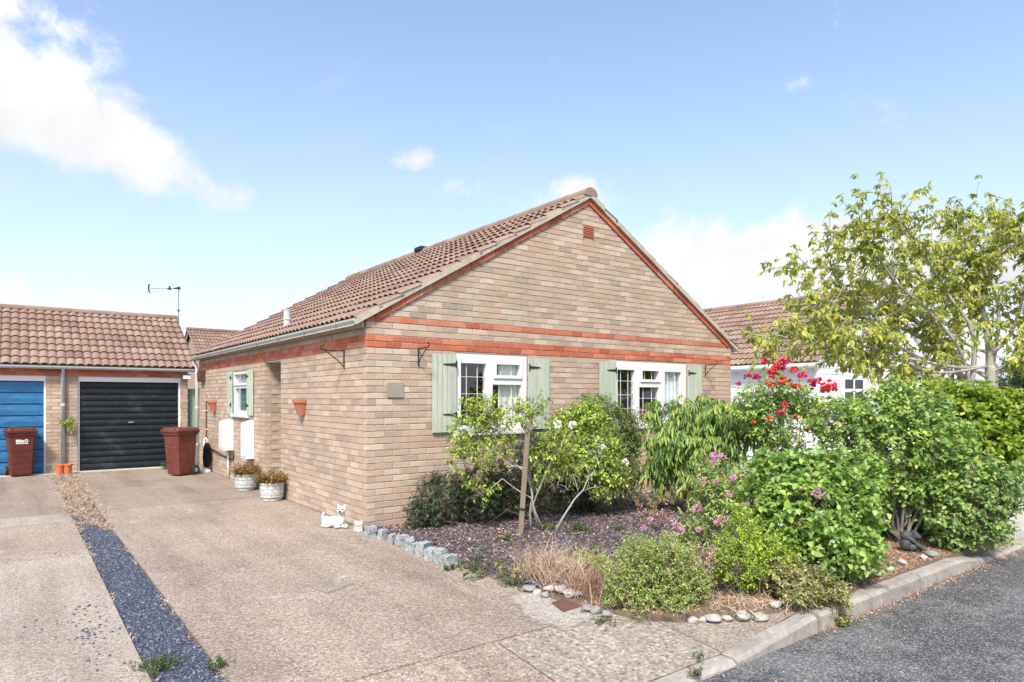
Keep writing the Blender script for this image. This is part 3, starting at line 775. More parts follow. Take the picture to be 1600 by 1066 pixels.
# gutter along the eaves with brackets, downpipe at the far corner
def gutter(root, p0, p1, out, r=.058, mat='grey_plastic', nbr=8):
    p0, p1, out = np.array(p0, float), np.array(p1, float), np.array(out, float); b = MB(); m = 9; vs = []
    for p in (p0, p1):
        for rr in (r, r - .006):
            for t in np.linspace(0, math.pi, m): vs.append(p + out * (-math.cos(t) * rr) + np.array([0, 0, -math.sin(t) * rr]))
    fs = []
    for q in (0, m):
        fs += [(q + k, q + k + 1, 2 * m + q + k + 1, 2 * m + q + k) for k in range(m - 1)]
    fs += [tuple(range(m)), tuple(range(2 * m, 3 * m))]
    b.add(vs, fs); g = b.build('gutter', mat, root)
    for i in range(nbr):
        c = p0 + (p1 - p0) * (i + .5) / nbr; e = unit(p1 - p0) * .025; b = MB(); vs = []
        for p in (c - e, c + e):
            for t in np.linspace(0, math.pi, m): vs.append(p + out * (-math.cos(t) * (r + .007)) + np.array([0, 0, -math.sin(t) * (r + .007)]))
        b.add(vs, [(k, k + 1, m + k + 1, m + k) for k in range(m - 1)]); b.build('bracket', mat, g)
    return g
b = MB(); b.box(-.055, -.03, .0, LEN + .02, 2.33, 2.455); b.build('fascia', 'cement', house)
gutter(house, (-.115, -.03, 2.418), (-.115, LEN + .06, 2.40), (1, 0, 0))
gutter(house, (W + .115, -.03, 2.418), (W + .115, LEN + .06, 2.40), (-1, 0, 0), nbr=2)
b = MB(); b.tube([(-.10, LEN + .0, 2.37), (-.10, LEN, 2.28), (-.05, LEN - .03, 2.18), (-.05, LEN - .03, .02)], .037, 12); dp = b.build('downpipe', 'grey_plastic', house, smooth=True)
for z in (.5, 1.3, 2.05):
    b = MB(); b.tube([(-.05, LEN - .03, z - .02), (-.05, LEN - .03, z + .02)], .045, 12); b.build('collar', 'grey_plastic', dp)

# windows: u along the wall, d into it, v up
def mapper(ax): return (lambda u, d, v: (u, d, v)) if ax == 'x' else (lambda u, d, v: (d, u, v))
def ubox(b, ax, u0, u1, d0, d1, v0, v1):
    if ax == 'x': b.box(u0, u1, d0, d1, v0, v1)
    else: b.box(d0, d1, u0, u1, v0, v1)
    return b
def window(ax, o, lights, sill, mull=(), name='window', label=None, gmat='glass'):
    """o outer rectangle; lights: (u0,u1,v0,v1, verticals, horizontals, sash?) glass rectangles"""
    u0, u1, v0, v1 = o; b = MB(); f = .052
    us = sorted({u0, u1} | {x for L in lights for x in L[:2]}); vs = sorted({v0, v1} | {x for L in lights for x in L[2:4]})
    for a, c in zip(us[:-1], us[1:]):
        for p, q in zip(vs[:-1], vs[1:]):
            um, vm = (a + c) / 2, (p + q) / 2
            if not any(L[0] < um < L[1] and L[2] < vm < L[3] for L in lights): ubox(b, ax, a, c, .004, .085, p, q)
    w = b.build(name, 'white_plastic', house, label=label)
    for L in lights:
        a, c, p, q, vb, hb, sash = L
        s = .045
        if sash:      # an opening sash stands proud of the frame
            b = MB(); e = .04
            ubox(b, ax, a - e, a + .004, -.016, .0025, p - e, q + e); ubox(b, ax, c - .004, c + e, -.016, .0025, p - e, q + e)
            ubox(b, ax, a + .004, c - .004, -.016, .0025, p - e, p + .004); ubox(b, ax, a + .004, c - .004, -.016, .0025, q - .004, q + e)
            b.build('sash', 'white_plastic', w, bevel=.004)
        b = MB(); ubox(b, ax, a - .003, c + .003, .045, .051, p - .003, q + .003); b.build('pane', gmat, w)
        b = MB(); t = .0028
        for x in vb: ubox(b, ax, a + (c - a) * x - t, a + (c - a) * x + t, .038, .0445, p, q)
        for y in hb: ubox(b, ax, a, c, .0375, .044, p + (q - p) * y - t, p + (q - p) * y + t)
        if vb or hb: b.build('lead_lattice', 'white_timber', w)
    if sill:
        b = MB(); ubox(b, ax, sill[0], sill[1], -.055, .03, sill[2], sill[3]); b.build('sill', 'white_plastic', w, bevel=.006)
    return w
V3, H4 = (.27, .70), (.235, .505, .78)
w1 = window('x', (1.211, 2.355, 1.10, 2.078), [(1.292, 1.683, 1.165, 1.959, V3, H4, False), (1.838, 2.233, 1.808, 1.958, V3, (), True), (1.785, 2.266, 1.165, 1.690, V3, (.30, .66), False)], (1.155, 2.40, 1.03, 1.101), label='white framed leaded window with a cream curtain')
w2 = window('x', (4.068, 5.767, 1.10, 2.080), [(4.130, 4.511, 1.165, 1.948, V3, H4, False), (4.673, 5.069, 1.803, 1.945, V3, (), True), (4.618, 5.084, 1.165, 1.683, V3, (.30, .66), False), (5.226, 5.640, 1.165, 1.94, V3, H4, False)], (4.01, 5.82, 1.03, 1.101), label='white framed three light leaded window with net curtain')
w3 = window('y', (4.78, 5.76, 1.215, 1.985), [(4.86, 5.68, 1.775, 1.94, (), (), True), (4.86, 5.68, 1.285, 1.685, (), (), False)], (4.72, 5.83, 1.165, 1.216), label='small white framed window with blue green obscured glass')
for a, c, p, q in [(4.86, 5.68, 1.285, 1.685)]:
    b = MB(); b.box(.054, .058, a, c, p, q); b.build('obscured_pane', 'bathroom_glass', w3)
b = MB(); b.box(.10, .105, 4.8, 5.75, 1.2, 1.99); b.build('blind', 'net_fabric', w3)
for w, u, z in ((w1, 1.655, 1.52), (w2, 4.49, 1.52)):
    b = MB(); b.tube([(u, .03, z + .09), (u - .004, .008, z + .06), (u - .004, .004, z), (u, .012, z - .07)], .007, 8); b.build('handle', 'white_plastic', w)
def curtain(w, u0, u1, v0, v1, mat, y=.16, fold=.03, freq=60):
    n = 60; vs = []
    for i in range(n + 1):
        u = u0 + (u1 - u0) * i / n; d = y + fold * math.sin(freq * u + 1.3 * math.sin(9 * u))
        vs += [(u, d, v0), (u, d * .6 + y * .4, v1)]
    b = MB(); b.add(vs, [(2 * i, 2 * i + 2, 2 * i + 3, 2 * i + 1) for i in range(n)]); b.build('curtain', mat, w, smooth=True)
curtain(w1, 1.95, 2.34, 1.10, 2.06, 'cream_fabric', .105, .014); curtain(w1, 1.215, 1.27, 1.1, 2.06, 'cream_fabric')
curtain(w2, 5.17, 5.75, 1.10, 2.06, 'net_fabric', .105, .012); curtain(w2, 4.07, 4.12, 1.1, 2.06, 'net_fabric')
b = MB(); b.box(4.08, 5.75, .09, .235, 1.03, 1.075); b.build('window_board', 'white_timber', w2)
b = MB(); b.box(1.22, 2.35, .09, .235, 1.03, 1.075); b.build('window_board', 'white_timber', w1)

# shutters of five boards with black strap hinges
def shutter(ax, u0, u1, v0, v1, hinge, nb=5):
    b = MB(); ubox(b, ax, u0 + .02, u1 - .02, -.014, -.002, v0 + .12, v0 + .2); ubox(b, ax, u0 + .02, u1 - .02, -.014, -.002, v1 - .2, v1 - .12)
    s = b.build('shutter', 'shutter_green', house); wd = (u1 - u0) / nb
    for i in range(nb):
        b = MB(); j = random.uniform(-.0015, .0015); ubox(b, ax, u0 + i * wd + .0022, u0 + (i + 1) * wd - .0022, -.040 + j, -.0145 + j, v0, v1); b.build('plank', 'shutter_green', s, bevel=.003)
    for v in (v0 + .25 * (v1 - v0) - .02, v1 - .13 * (v1 - v0)):
        b = MB(); e = u0 if hinge < 0 else u1; t = 1 if hinge < 0 else -1; l = .20 if u1 - u0 > .3 and ax == 'x' else .13
        pts = [(e + t * .012, v - .019), (e + t * l, v - .006), (e + t * l, v + .006), (e + t * .012, v + .019)]
        mp = mapper(ax); b.prism([mp(u, -.048, z) for u, z in pts], mp(0, .006, 0))
        ubox(b, ax, min(e, e + t * .016), max(e, e + t * .016), -.052, -.041, v - .045, v + .045)
        b.build('strap_hinge', 'black_metal', s)
for a, c, h in ((.859, 1.203, 1), (2.363, 2.735, -1), (3.717, 4.062, 1), (5.773, 6.142, -1)): shutter('x', a, c, 1.083, 2.058, h)
shutter('y', 4.44, 4.775, 1.21, 1.99, 1, 4); shutter('y', 5.765, 6.10, 1.21, 1.99, -1, 4)

# meter boxes, conduits, plaque, alarm box
def meter(y0, y1, z0, z1, d):
    b = MB(); b.prism([(0, y0, z0), (-d, y0, z0), (-d, y0, z1 - .05), (0, y0, z1)], (0, y1 - y0, 0)); o = b.build('meter_box', 'white_plastic', house, bevel=.008)
    b = MB(); b.box(-d - .008, -d, y0 + .03, y1 - .03, z0 + .04, z1 - .09); b.build('meter_door', 'white_plastic', o, bevel=.003)
meter(5.74, 6.14, .54, 1.12, .17); meter(4.42, 4.80, .48, 1.13, .13)
b = MB(); b.tube([(-.03, 6.02, .54), (-.03, 6.02, .01)], .022, 10); b.build('meter_pipe', 'white_timber', house, smooth=True)
b = MB(); b.tube([(-.02, 7.85, 1.45), (-.02, 7.85, .62), (-.02, 7.72, .50), (-.02, 5.9, .36), (-.02, 5.7, .40), (-.02, 5.7, .54)], .014, 8); o = b.build('conduit', 'brown_box', house, smooth=True)
for z in (1.25, .85):
    b = MB(); b.box(-.038, 0, 7.81, 7.89, z - .008, z + .008); b.build('clip', 'white_plastic', o)
b = MB(); b.box(-.09, 0, 8.0, 8.36, 1.86, 2.10); o = b.build('alarm_box', 'brown_box', house, bevel=.008)
b = MB(); b.box(-.10, -.09, 8.03, 8.33, 1.9, 2.06); b.build('cover', 'brown_box', o)
b = MB(); b.box(.262, .475, -.014, 0, 1.515, 1.695); b.build('house_plaque', 'plaque', house, bevel=.004)

# ------------------------------------------------------------------ things on the bungalow walls
def basket_bracket(ax, u, z0, z1, arm, label):
    mp = mapper(ax); r = thing('hanging_basket_bracket', label, 'bracket', mp(u, 0, z0), 'wrought iron basket brackets')
    b = MB(); b.tube([mp(u, -.012, z0), mp(u, -.012, z1)], .008, 6); b.build('back_bar', 'black_metal', r)
    b = MB(); b.tube([mp(u, -.012, z1 - .012)] + [mp(u, -arm * t, z1 - .012) for t in (.5, .9)] + [mp(u, -arm - .03 * math.sin(a), z1 - .012 + .03 - .03 * math.cos(a)) for a in (.6, 1.4, 2.2, 3.0, 3.8)], .007, 6); b.build('arm', 'black_metal', r)
    b = MB(); b.tube([mp(u, -.012, z0 + .02)] + [mp(u, -.012 - (arm * .86) * t, z0 + .02 + (z1 - z0 - .035) * t ** .8) for t in (.3, .6, 1.0)], .006, 6); b.build('brace', 'black_metal', r)
basket_bracket('x', .672, 1.905, 2.125, .24, 'black iron basket bracket between the house plaque and a green shutter')
basket_bracket('x', 6.27, 1.88, 2.09, .24, 'rusty iron basket bracket at the end of the gable wall beyond the last shutter')
basket_bracket('y', .62, 1.87, 2.10, .28, 'black iron basket bracket high on the side wall near the corner')
b = MB()
def wall_pot(y, z, label):
    r = thing('wall_planter', label, 'planter', (0, y, z), 'terracotta half pots on the side wall')
    b = MB(); b.lathe([(.0, -.02), (.075, -.02), (.082, 0), (.125, .15), (.14, .155), (.145, .20), (.13, .205), (.12, .17)], (-.006, y, z), 18, math.pi / 2, 3 * math.pi / 2)
    b.build('pot', 'terracotta', r, smooth=False)
    b = MB(); b.lathe([(0, .165), (.125, .165)], (-.006, y, z), 18, math.pi / 2, 3 * math.pi / 2); b.build('compost', 'soil', r)
wall_pot(2.08, 1.29, 'terracotta half pot on the side wall between corner and doorway')
wall_pot(7.17, 1.26, 'terracotta half pot on the side wall beyond the small window')

# pots on the inner window board of the second window
for i, (u, c) in enumerate(((4.72, 'flower_pink'), (4.83, 'flower_crimson'), (4.98, 'flower_crimson'))):
    r = thing('potted_plant', ('small potted plant with pink flowers behind the three light window', 'small crimson flowered pot plant beside the pink flowered one', 'small crimson flowered pot plant standing apart from the other two')[i], 'plant', (u, .165, 1.075), 'pot plants on the window board')
    b = MB(); b.lathe([(0, 0), (.035, 0), (.048, .09), (.044, .09), (.04, .07), (0, .07)], (u, .165, 1.0755), 14); b.build('pot', 'white_plastic', r, smooth=True)
    b = MB()
    for k in range(26):
        a = random.uniform(0, 6.28); q = random.uniform(.01, .06); z = 1.15 + random.uniform(.02, .2)
        b.box(u + q * math.cos(a) - .012, u + q * math.cos(a) + .012, .165 + .5 * q * math.sin(a) - .006, .165 + .5 * q * math.sin(a) + .006, z, z + .02, .006)
    b.build('flower', c, r)

# ------------------------------------------------------------------ the garage block
GY, GX0, GX1, GXW = 9.0, -6.6, -.02, -.15
garage = thing('brick_garage', 'low tan brick garage block with roll tile roof and two up and over doors', 'garage', (GX1, GY, 0))
D1, D2 = (-2.20, -.30), (-4.66, -2.735)
LINT = 1.98
b = MB(); c = 0
for a, e in ((GX0, D2[0]), (D2[1], D1[0]), (D1[1], GXW - RC)): b.box(a, e, GY + RC, GY + .22, 0, LINT)
b.box(GX0, GXW - RC, GY + RC, GY + .22, LINT, 2.18)
b.box(GXW - .22, GXW - RC, GY + .22, GY + 4.2, 0, 2.15); b.box(GX0, GXW - .22, GY + 4.0, GY + 4.2, 0, 2.15)
b.prism([(GXW - .22, GY + .05, 2.15), (GXW - .22, GY + 4.2, 2.15), (GXW - .22, GY + 2.2, 3.42)], (.21, 0, 0))
gw = b.build('front_wall', 'mortar', garage)
b = MB()
for k in range(29):
    for a, e in course(k, GX0, GXW, [d for d in (D1, D2) if k * BH < LINT - .03]):
        if 26 <= k <= 27: continue
        b.box(a, e - MG, GY, GY + .1, k * BH + .004, (k + 1) * BH - .005, .002, random.random())
    for a, e in course(k + 1, GY, GY + 4.2):
        if k % 2 == 0 and a < GY + .1: a = GY + .11
        if e - a > .03: b.box(GXW - .1, GXW, a, e - MG, k * BH + .004, (k + 1) * BH - .005, .002, random.random())
b.build('bricks', 'brick_many', gw, kind='stuff')
for k in (26, 27):
    for a, e in course(k, GX0, -.29):
        if e - a < .05: continue
        link('red_brick', brick_mesh(e - a - MG, 'x', 'red_brick', var=random.randrange(5)), gw, np.array(((a + e) / 2, GY - .002, (k + .5) * BH)) - off(gw))
for D, mat, lab in ((D1, 'dark_paint', 'black ribbed garage door with scuffs'), (D2, 'blue_paint', 'faded blue ribbed garage door')):
    b = MB(); z1 = 1.845
    b.box(D[0] + .03, D[1] - .03, GY + .10, GY + .12, .02, z1); dr = b.build('garage_door', mat, garage, label=lab)
    n = 14 if mat == 'dark_paint' else 8; h = (z1 - .03) / n
    for i in range(n):
        z = .03 + i * h; x0, x1 = D[0] + .035, D[1] - .035
        b = MB(); b.prism([(x0, GY + .10, z + .002), (x0, GY + .068, z + .012), (x0, GY + .066, z + h * .45), (x0, GY + .085, z + h - .006), (x0, GY + .10, z + h - .004)], (x1 - x0, 0, 0)); b.build('slat', mat, dr)
    for x in (D[0], D[1] - .032):
        b = MB(); b.box(x, x + .032, GY + .04, GY + .13, 0, z1 + .02); b.build('door_jamb', 'white_timber', dr)
    b = MB(); b.box(D[0], D[1], GY + .03, GY + .13, z1 + .006, LINT); b.build('door_head', 'white_timber', dr)
    b = MB(); xm = (D[0] + D[1]) / 2; b.box(xm - .05, xm + .05, GY + .04, GY + .066, .98, 1.01); b.tube([(xm, GY + .045, .995), (xm, GY + .025, .995)], .012, 8); b.build('handle', 'grey_metal', dr)
b = MB(); b.box(GX0, GX1, GY - .18, GY + .14, -.02, .012); b.build('threshold', 'concrete', garage)
ridge = (GY + 2.2, 3.50); rz0 = 2.16
gp = math.atan((ridge[1] - rz0) / (ridge[0] - (GY - .10))); gs = (ridge[0] - (GY - .10)) / math.cos(gp)
b = MB(); b.prism([(GX0, GY - .08, rz0 - .01), (GX0, ridge[0], ridge[1] - .02), (GX0, GY + 4.5, rz0 - .01), (GX0, GY + 4.5, rz0 - .05), (GX0, ridge[0], ridge[1] - .07), (GX0, GY - .08, rz0 - .05)], (GX1 - GX0 + .03, 0, 0))
groof = b.build('roof', 'cement', garage)
gc = int(round((GX1 + .04 - GX0) / .30)); gwd = (GX1 + .045 - GX0) / gc
tiled(groof, (GX0, GY - .10, rz0), (1, 0, 0), (0, math.cos(gp), math.sin(gp)), gc, 9, gwd, gs / 9, lambda c, r: c > 9, 'tile_one', 'tile_many')
tiled(groof, (GX0, GY + 4.5, rz0), (1, 0, 0), (0, -math.cos(gp), math.sin(gp)), gc, 9, gwd, gs / 9, lambda c, r: False, 'tile_one', 'tile_many', 'rear_slope_tiles')
for i in range(15):
    l = (GX1 + .045 - GX0) / 15; x = GX0 + i * l; b = MB()
    prof = [(math.cos(t) * .12, math.sin(t) * .09) for t in np.linspace(-.1, math.pi + .1, 9)]; m = len(prof)
    b.add([(xx, ridge[0] + p * s, ridge[1] - .01 + z * s) for xx, s in ((x, .98), (x + l - .004, 1.02)) for p, z in prof], [(k, k + 1, m + k + 1, m + k) for k in range(m - 1)] + [tuple(range(m)), tuple(2 * m - 1 - k for k in range(m))])
    b.build('ridge_tile', 'tile_one', groof)
gutter(garage, (GX0, GY - .15, rz0 - .01), (GX1 + .04, GY - .15, rz0 - .015), (0, -1, 0), nbr=7)
b = MB(); b.tube([(-2.455, GY - .14, 2.1), (-2.455, GY - .05, 2.0), (-2.455, GY - .05, .14)], .036, 12); o = b.build('downpipe', 'grey_plastic', garage, smooth=True)
b = MB(); b.tube([(-2.455, GY - .05, 1.35), (-2.455, GY - .05, 1.4)], .045, 12); b.build('collar', 'grey_plastic', o)
fl = thing('floodlight', 'small grey floodlight fixed under the garage gutter beside the black door', 'lamp', (-.19, GY, 1.96))
b = MB(); b.prism([(-.28, GY - .13, 1.92), (-.28, GY - .02, 1.97), (-.28, GY - .02, 2.05), (-.28, GY - .13, 2.02)], (.18, 0, 0)); b.build('housing', 'grey_metal', fl, bevel=.01)
b = MB(); b.box(-.21, -.17, GY - .03, GY, 1.95, 2.06); b.build('mount', 'grey_plastic', fl)
b = MB(); b.box(-.27, -.11, GY - .138, GY - .131, 1.93, 2.01); b.build('lens', 'white_plastic', fl)
# aerial on a mast behind the garage gable
ae = thing('television_aerial', 'television aerial on a thin mast above the garage roof end', 'aerial', (.05, 11.15, 2.2))
ap = np.array([.05, 11.15, 0])
b = MB(); b.tube([(.05, 11.15, 2.2), (.05, 11.15, 4.29)], .014, 8); b.build('mast', 'grey_metal', ae)
b = MB(); b.tube([(.05, 11.15, 3.68), (.05, 11.15, 3.73)], .024, 8); b.build('mast_clamp', 'black_metal', ae)
dv = np.array([-RT[0], -RT[1], 0.0]); tp = np.array([.05, 11.15, 4.26])
b = MB(); b.tube([tp + dv * -.05, tp + dv * .12], .02, 6); b.box(.02, .08, 11.12, 11.18, 4.235, 4.295); b.build('clamp', 'black_metal', ae)
b = MB(); b.tube([tp + dv * .1, tp + dv * .74], .007, 6); b.build('boom', 'grey_metal', ae)
b = MB(); b.tube([tp + dv * .18 + np.array([0, 0, -.04]), tp + dv * .24 + np.array([0, 0, .05])], .02, 6); b.tube([tp + dv * .2 + np.array([0, 0, .0]), tp + dv * .27 + np.array([0, 0, -.02])], .022, 6); b.build('dipole', 'black_metal', ae)
b = MB()
for s in (-1, 1): b.tube([tp + dv * .26 + np.array([0, 0, s * .02]), tp + dv * .73 + np.array([0, 0, s * .10])], .0045, 5)
b.build('stays', 'grey_metal', ae)
b = MB(); b.tube([tp + dv * .73 + np.array([0, 0, -.11]), tp + dv * .755 + np.array([0, 0, 0]), tp + dv * .735 + np.array([0, 0, .11])], .018, 6); b.build('reflector', 'black_metal', ae)
# green gate between garage and bungalow
gt = thing('garden_gate', 'pale green boarded gate between the garage and the bungalow', 'gate', (.15, 9.1, 0))
for z in (.3, 1.3):
    b = MB(); b.box(-.14, .62, 9.13, 9.17, z, z + .1); b.build('rail', 'gate_green', gt)
for i in range(7):
    b = MB(); x = -.14 + i * .108; b.box(x + .003, x + .105, 9.105, 9.128, .06, 1.72); b.build('plank', 'gate_green', gt, bevel=.004)

# ------------------------------------------------------------------ the white weatherboarded house next door
nx0, ny0, nw, nl = 12.12, 1.15, 7.0, 8.6
nb = thing('white_bungalow', 'white weatherboarded bungalow with brown roll tile roof behind the cherry tree', 'house', (nx0, ny0, 0))
b = MB(); b.box(nx0 + .02, nx0 + nw, ny0 + .02, ny0 + nl, 0, 2.36)
b.prism([(nx0 + .02, ny0 + .02, 2.36), (nx0 + nw, ny0 + .02, 2.36), (nx0 + nw / 2, ny0 + .02, 2.36 + SLOPE * nw / 2)], (0, nl - .02, 0))
nwall = b.build('wall', 'white_board', nb)
zb = .0
for i in range(30):
    z = i * .15; zt = min(z + .155, 4.36)
    if z < 2.34:
        b = MB(); b.prism([(nx0 + .02, ny0 + .0, z), (nx0 - .018, ny0 + .0, z), (nx0 - .004, ny0 + .0, z + .152), (nx0 + .02, ny0 + .0, z + .152)], (0, nl, 0)); b.build('weatherboard', 'white_board', nwall)
    xa = nx0 + .0 + (max(0, z + .12 - 2.36) / SLOPE); xb = nx0 + nw - (max(0, z + .12 - 2.36) / SLOPE)
    if xb - xa > .3:
        b = MB(); b.prism([(xa, ny0 + .02, z), (xa, ny0 - .018, z), (xa, ny0 - .004, z + .152), (xa, ny0 + .02, z + .152)], (xb - xa, 0, 0)); b.build('weatherboard', 'white_board', nwall)
b = MB(); b.box(nx0 - .025, nx0 + .045, ny0 - .025, ny0 + .045, 0, 2.36); b.build('corner_post', 'white_timber', nb)
for u in (13.35, 15.2):
    b = MB(); b.box(u, u + 1.1, ny0 - .04, ny0 + .01, .95, 2.05); wn = b.build('window', 'white_plastic', nb)
    for p in ((u + .08, u + .50, 1.75, 1.98), (u + .6, u + 1.02, 1.75, 1.98), (u + .08, u + .50, 1.03, 1.66), (u + .6, u + 1.02, 1.03, 1.66)):
        b = MB(); b.box(p[0], p[1], ny0 - .045, ny0 - .041, p[2], p[3]); b.build('pane', 'statue_grey', wn)
nroof = None
nSL = nw / 2 / math.cos(PITCH)
for sd in (-1, 1):
    def npt(s, dz, y): 
        x = s * math.cos(PITCH); return (nx0 + x if sd < 0 else nx0 + nw - x, y, 2.36 + s * math.sin(PITCH) + dz)
    b = MB(); b.prism([npt(-.2, 0, ny0 - .12), npt(nSL, 0, ny0 - .12), npt(nSL, .09, ny0 - .12), npt(-.2, .09, ny0 - .12)], (0, nl + .2, 0))
    o = b.build('roof' if nroof is None else 'roof_deck', 'white_timber', nb if nroof is None else nroof)
    if nroof is None: nroof = o
nG = (nSL + .2) / 13; nW = (nl + .24) / 29
no = np.array([nx0 - .2 * math.cos(PITCH), ny0 - .13, 2.36 - .2 * math.sin(PITCH) + .10])
cand = sorted([(c, r) for c in range(29) for r in range(13)]); near = set(sorted(cand, key=lambda q: q[0])[:294])
tiled(nroof, no, (0, 1, 0), upL, 29, 13, nW, nG, lambda c, r: (c, r) in near, 'tile_one', 'tile_many')
tiled(nroof, np.array([nx0 + nw + .2 * math.cos(PITCH), no[1], no[2]]), (0, 1, 0), (-math.cos(PITCH), 0, math.sin(PITCH)), 29, 13, nW, nG, lambda c, r: False, 'tile_one', 'tile_many', 'far_slope_tiles')
nzr = 2.36 + SLOPE * nw / 2 + .09
for i in range(19):
    l = (nl + .22) / 19; y = ny0 - .13 + i * l; b = MB()
    prof = [(math.cos(t) * .125, math.sin(t) * .10) for t in np.linspace(-.15, math.pi + .15, 9)]; m = len(prof)
    b.add([(nx0 + nw / 2 + x * s, yy, nzr + z * s) for yy, s in ((y, 1.03), (y + l - .004, .98)) for x, z in prof], [(k, k + 1, m + k + 1, m + k) for k in range(m - 1)] + [tuple(range(m)), tuple(2 * m - 1 - k for k in range(m))])
    b.build('ridge_tile', 'tile_one', nroof)
b = MB(); b.box(nx0 + nw / 2 - .3, nx0 + nw / 2 - .02, ny0 + 6.0, ny0 + 6.5, nzr + .03, nzr + .13); b.build('roof_vent', 'black_rubber', nroof)
gutter(nb, (nx0 - .23, ny0 - .12, 2.29), (nx0 - .23, ny0 + nl, 2.28), (1, 0, 0), mat='white_plastic', nbr=6)

# ------------------------------------------------------------------ houses farther off
def far_house(name, label, x0, x1, y0, y1, eave, rdg, along, wallmat, tilemat='tile_orange'):
    h = thing(name, label, 'house', ((x0 + x1) / 2, y0, 0))
    b = MB(); b.box(x0, x1, y0, y1, 0, eave); xm, ym = (x0 + x1) / 2, (y0 + y1) / 2
    if along == 'x':
        b.prism([(x0 + .02, y0, eave), (x0 + .02, y1, eave), (x0 + .02, ym, rdg)], (x1 - x0 - .04, 0, 0))
    else: b.prism([(x0, y0 + .02, eave), (x1, y0 + .02, eave), (xm, y0 + .02, rdg)], (0, y1 - y0 - .04, 0))
    b.build('wall', wallmat, h)
    half = ((y1 - y0) if along == 'x' else (x1 - x0)) / 2; pt = math.atan((rdg - eave) / half); sl = (half + .25) / math.cos(pt)
    ln = (x1 - x0 if along == 'x' else y1 - y0) + .4; nc = max(4, int(ln / .3)); nr = int(round(sl / .32)); rf = None
    for s in (-1, 1):
        if along == 'x':
            org = (x0 - .2, (y0 - .25) if s < 0 else (y1 + .25), eave - .25 * math.tan(pt) + .06); ac = (1, 0, 0); up = (0, -s * math.cos(pt), math.sin(pt))
        else:
            org = ((x0 - .25) if s < 0 else (x1 + .25), y0 - .2, eave - .25 * math.tan(pt) + .06); ac = (0, 1, 0); up = (-s * math.cos(pt), 0, math.sin(pt))
        if rf is None:
            for q in ((x0 - .14, x1 + .10) if along == 'x' else (y0 - .14, y1 + .10)):
                b = MB()
                if along == 'x': b.prism([(q, y0 - .2, eave - .12), (q, ym, rdg - .02), (q, y1 + .2, eave - .12), (q, y1 + .2, eave - .06), (q, ym, rdg + .05), (q, y0 - .2, eave - .06)], (.04, 0, 0))
                else: b.prism([(x0 - .2, q, eave - .12), (xm, q, rdg - .02), (x1 + .2, q, eave - .12), (x1 + .2, q, eave - .06), (xm, q, rdg + .05), (x0 - .2, q, eave - .06)], (0, .04, 0))
                rf = b.build('bargeboard', 'white_timber', h)
        tiled(h, org, ac, up, nc, nr, ln / nc, sl / nr, lambda c, r: False, 'tile_one', tilemat, 'roof_tiles')
    b = MB()
    if along == 'x': b.tube([(x0 - .2, ym, rdg + .08), (x1 + .2, ym, rdg + .08)], .13, 8)
    else: b.tube([(xm, y0 - .2, rdg + .08), (xm, y1 + .2, rdg + .08)], .13, 8)
    b.build('ridge', tilemat, h)
far_house('tan_bungalow', 'distant tan bungalow with lichened roof showing above the side passage', 3.65, 13, 24.6, 31.4, 2.75, 4.75, 'x', 'brick_many')
far_house('brown_roofed_house', 'house with an orange brown tiled roof behind the cherry tree crown', 24, 31, -9, .6, 2.5, 5.25, 'y', 'brick_many')

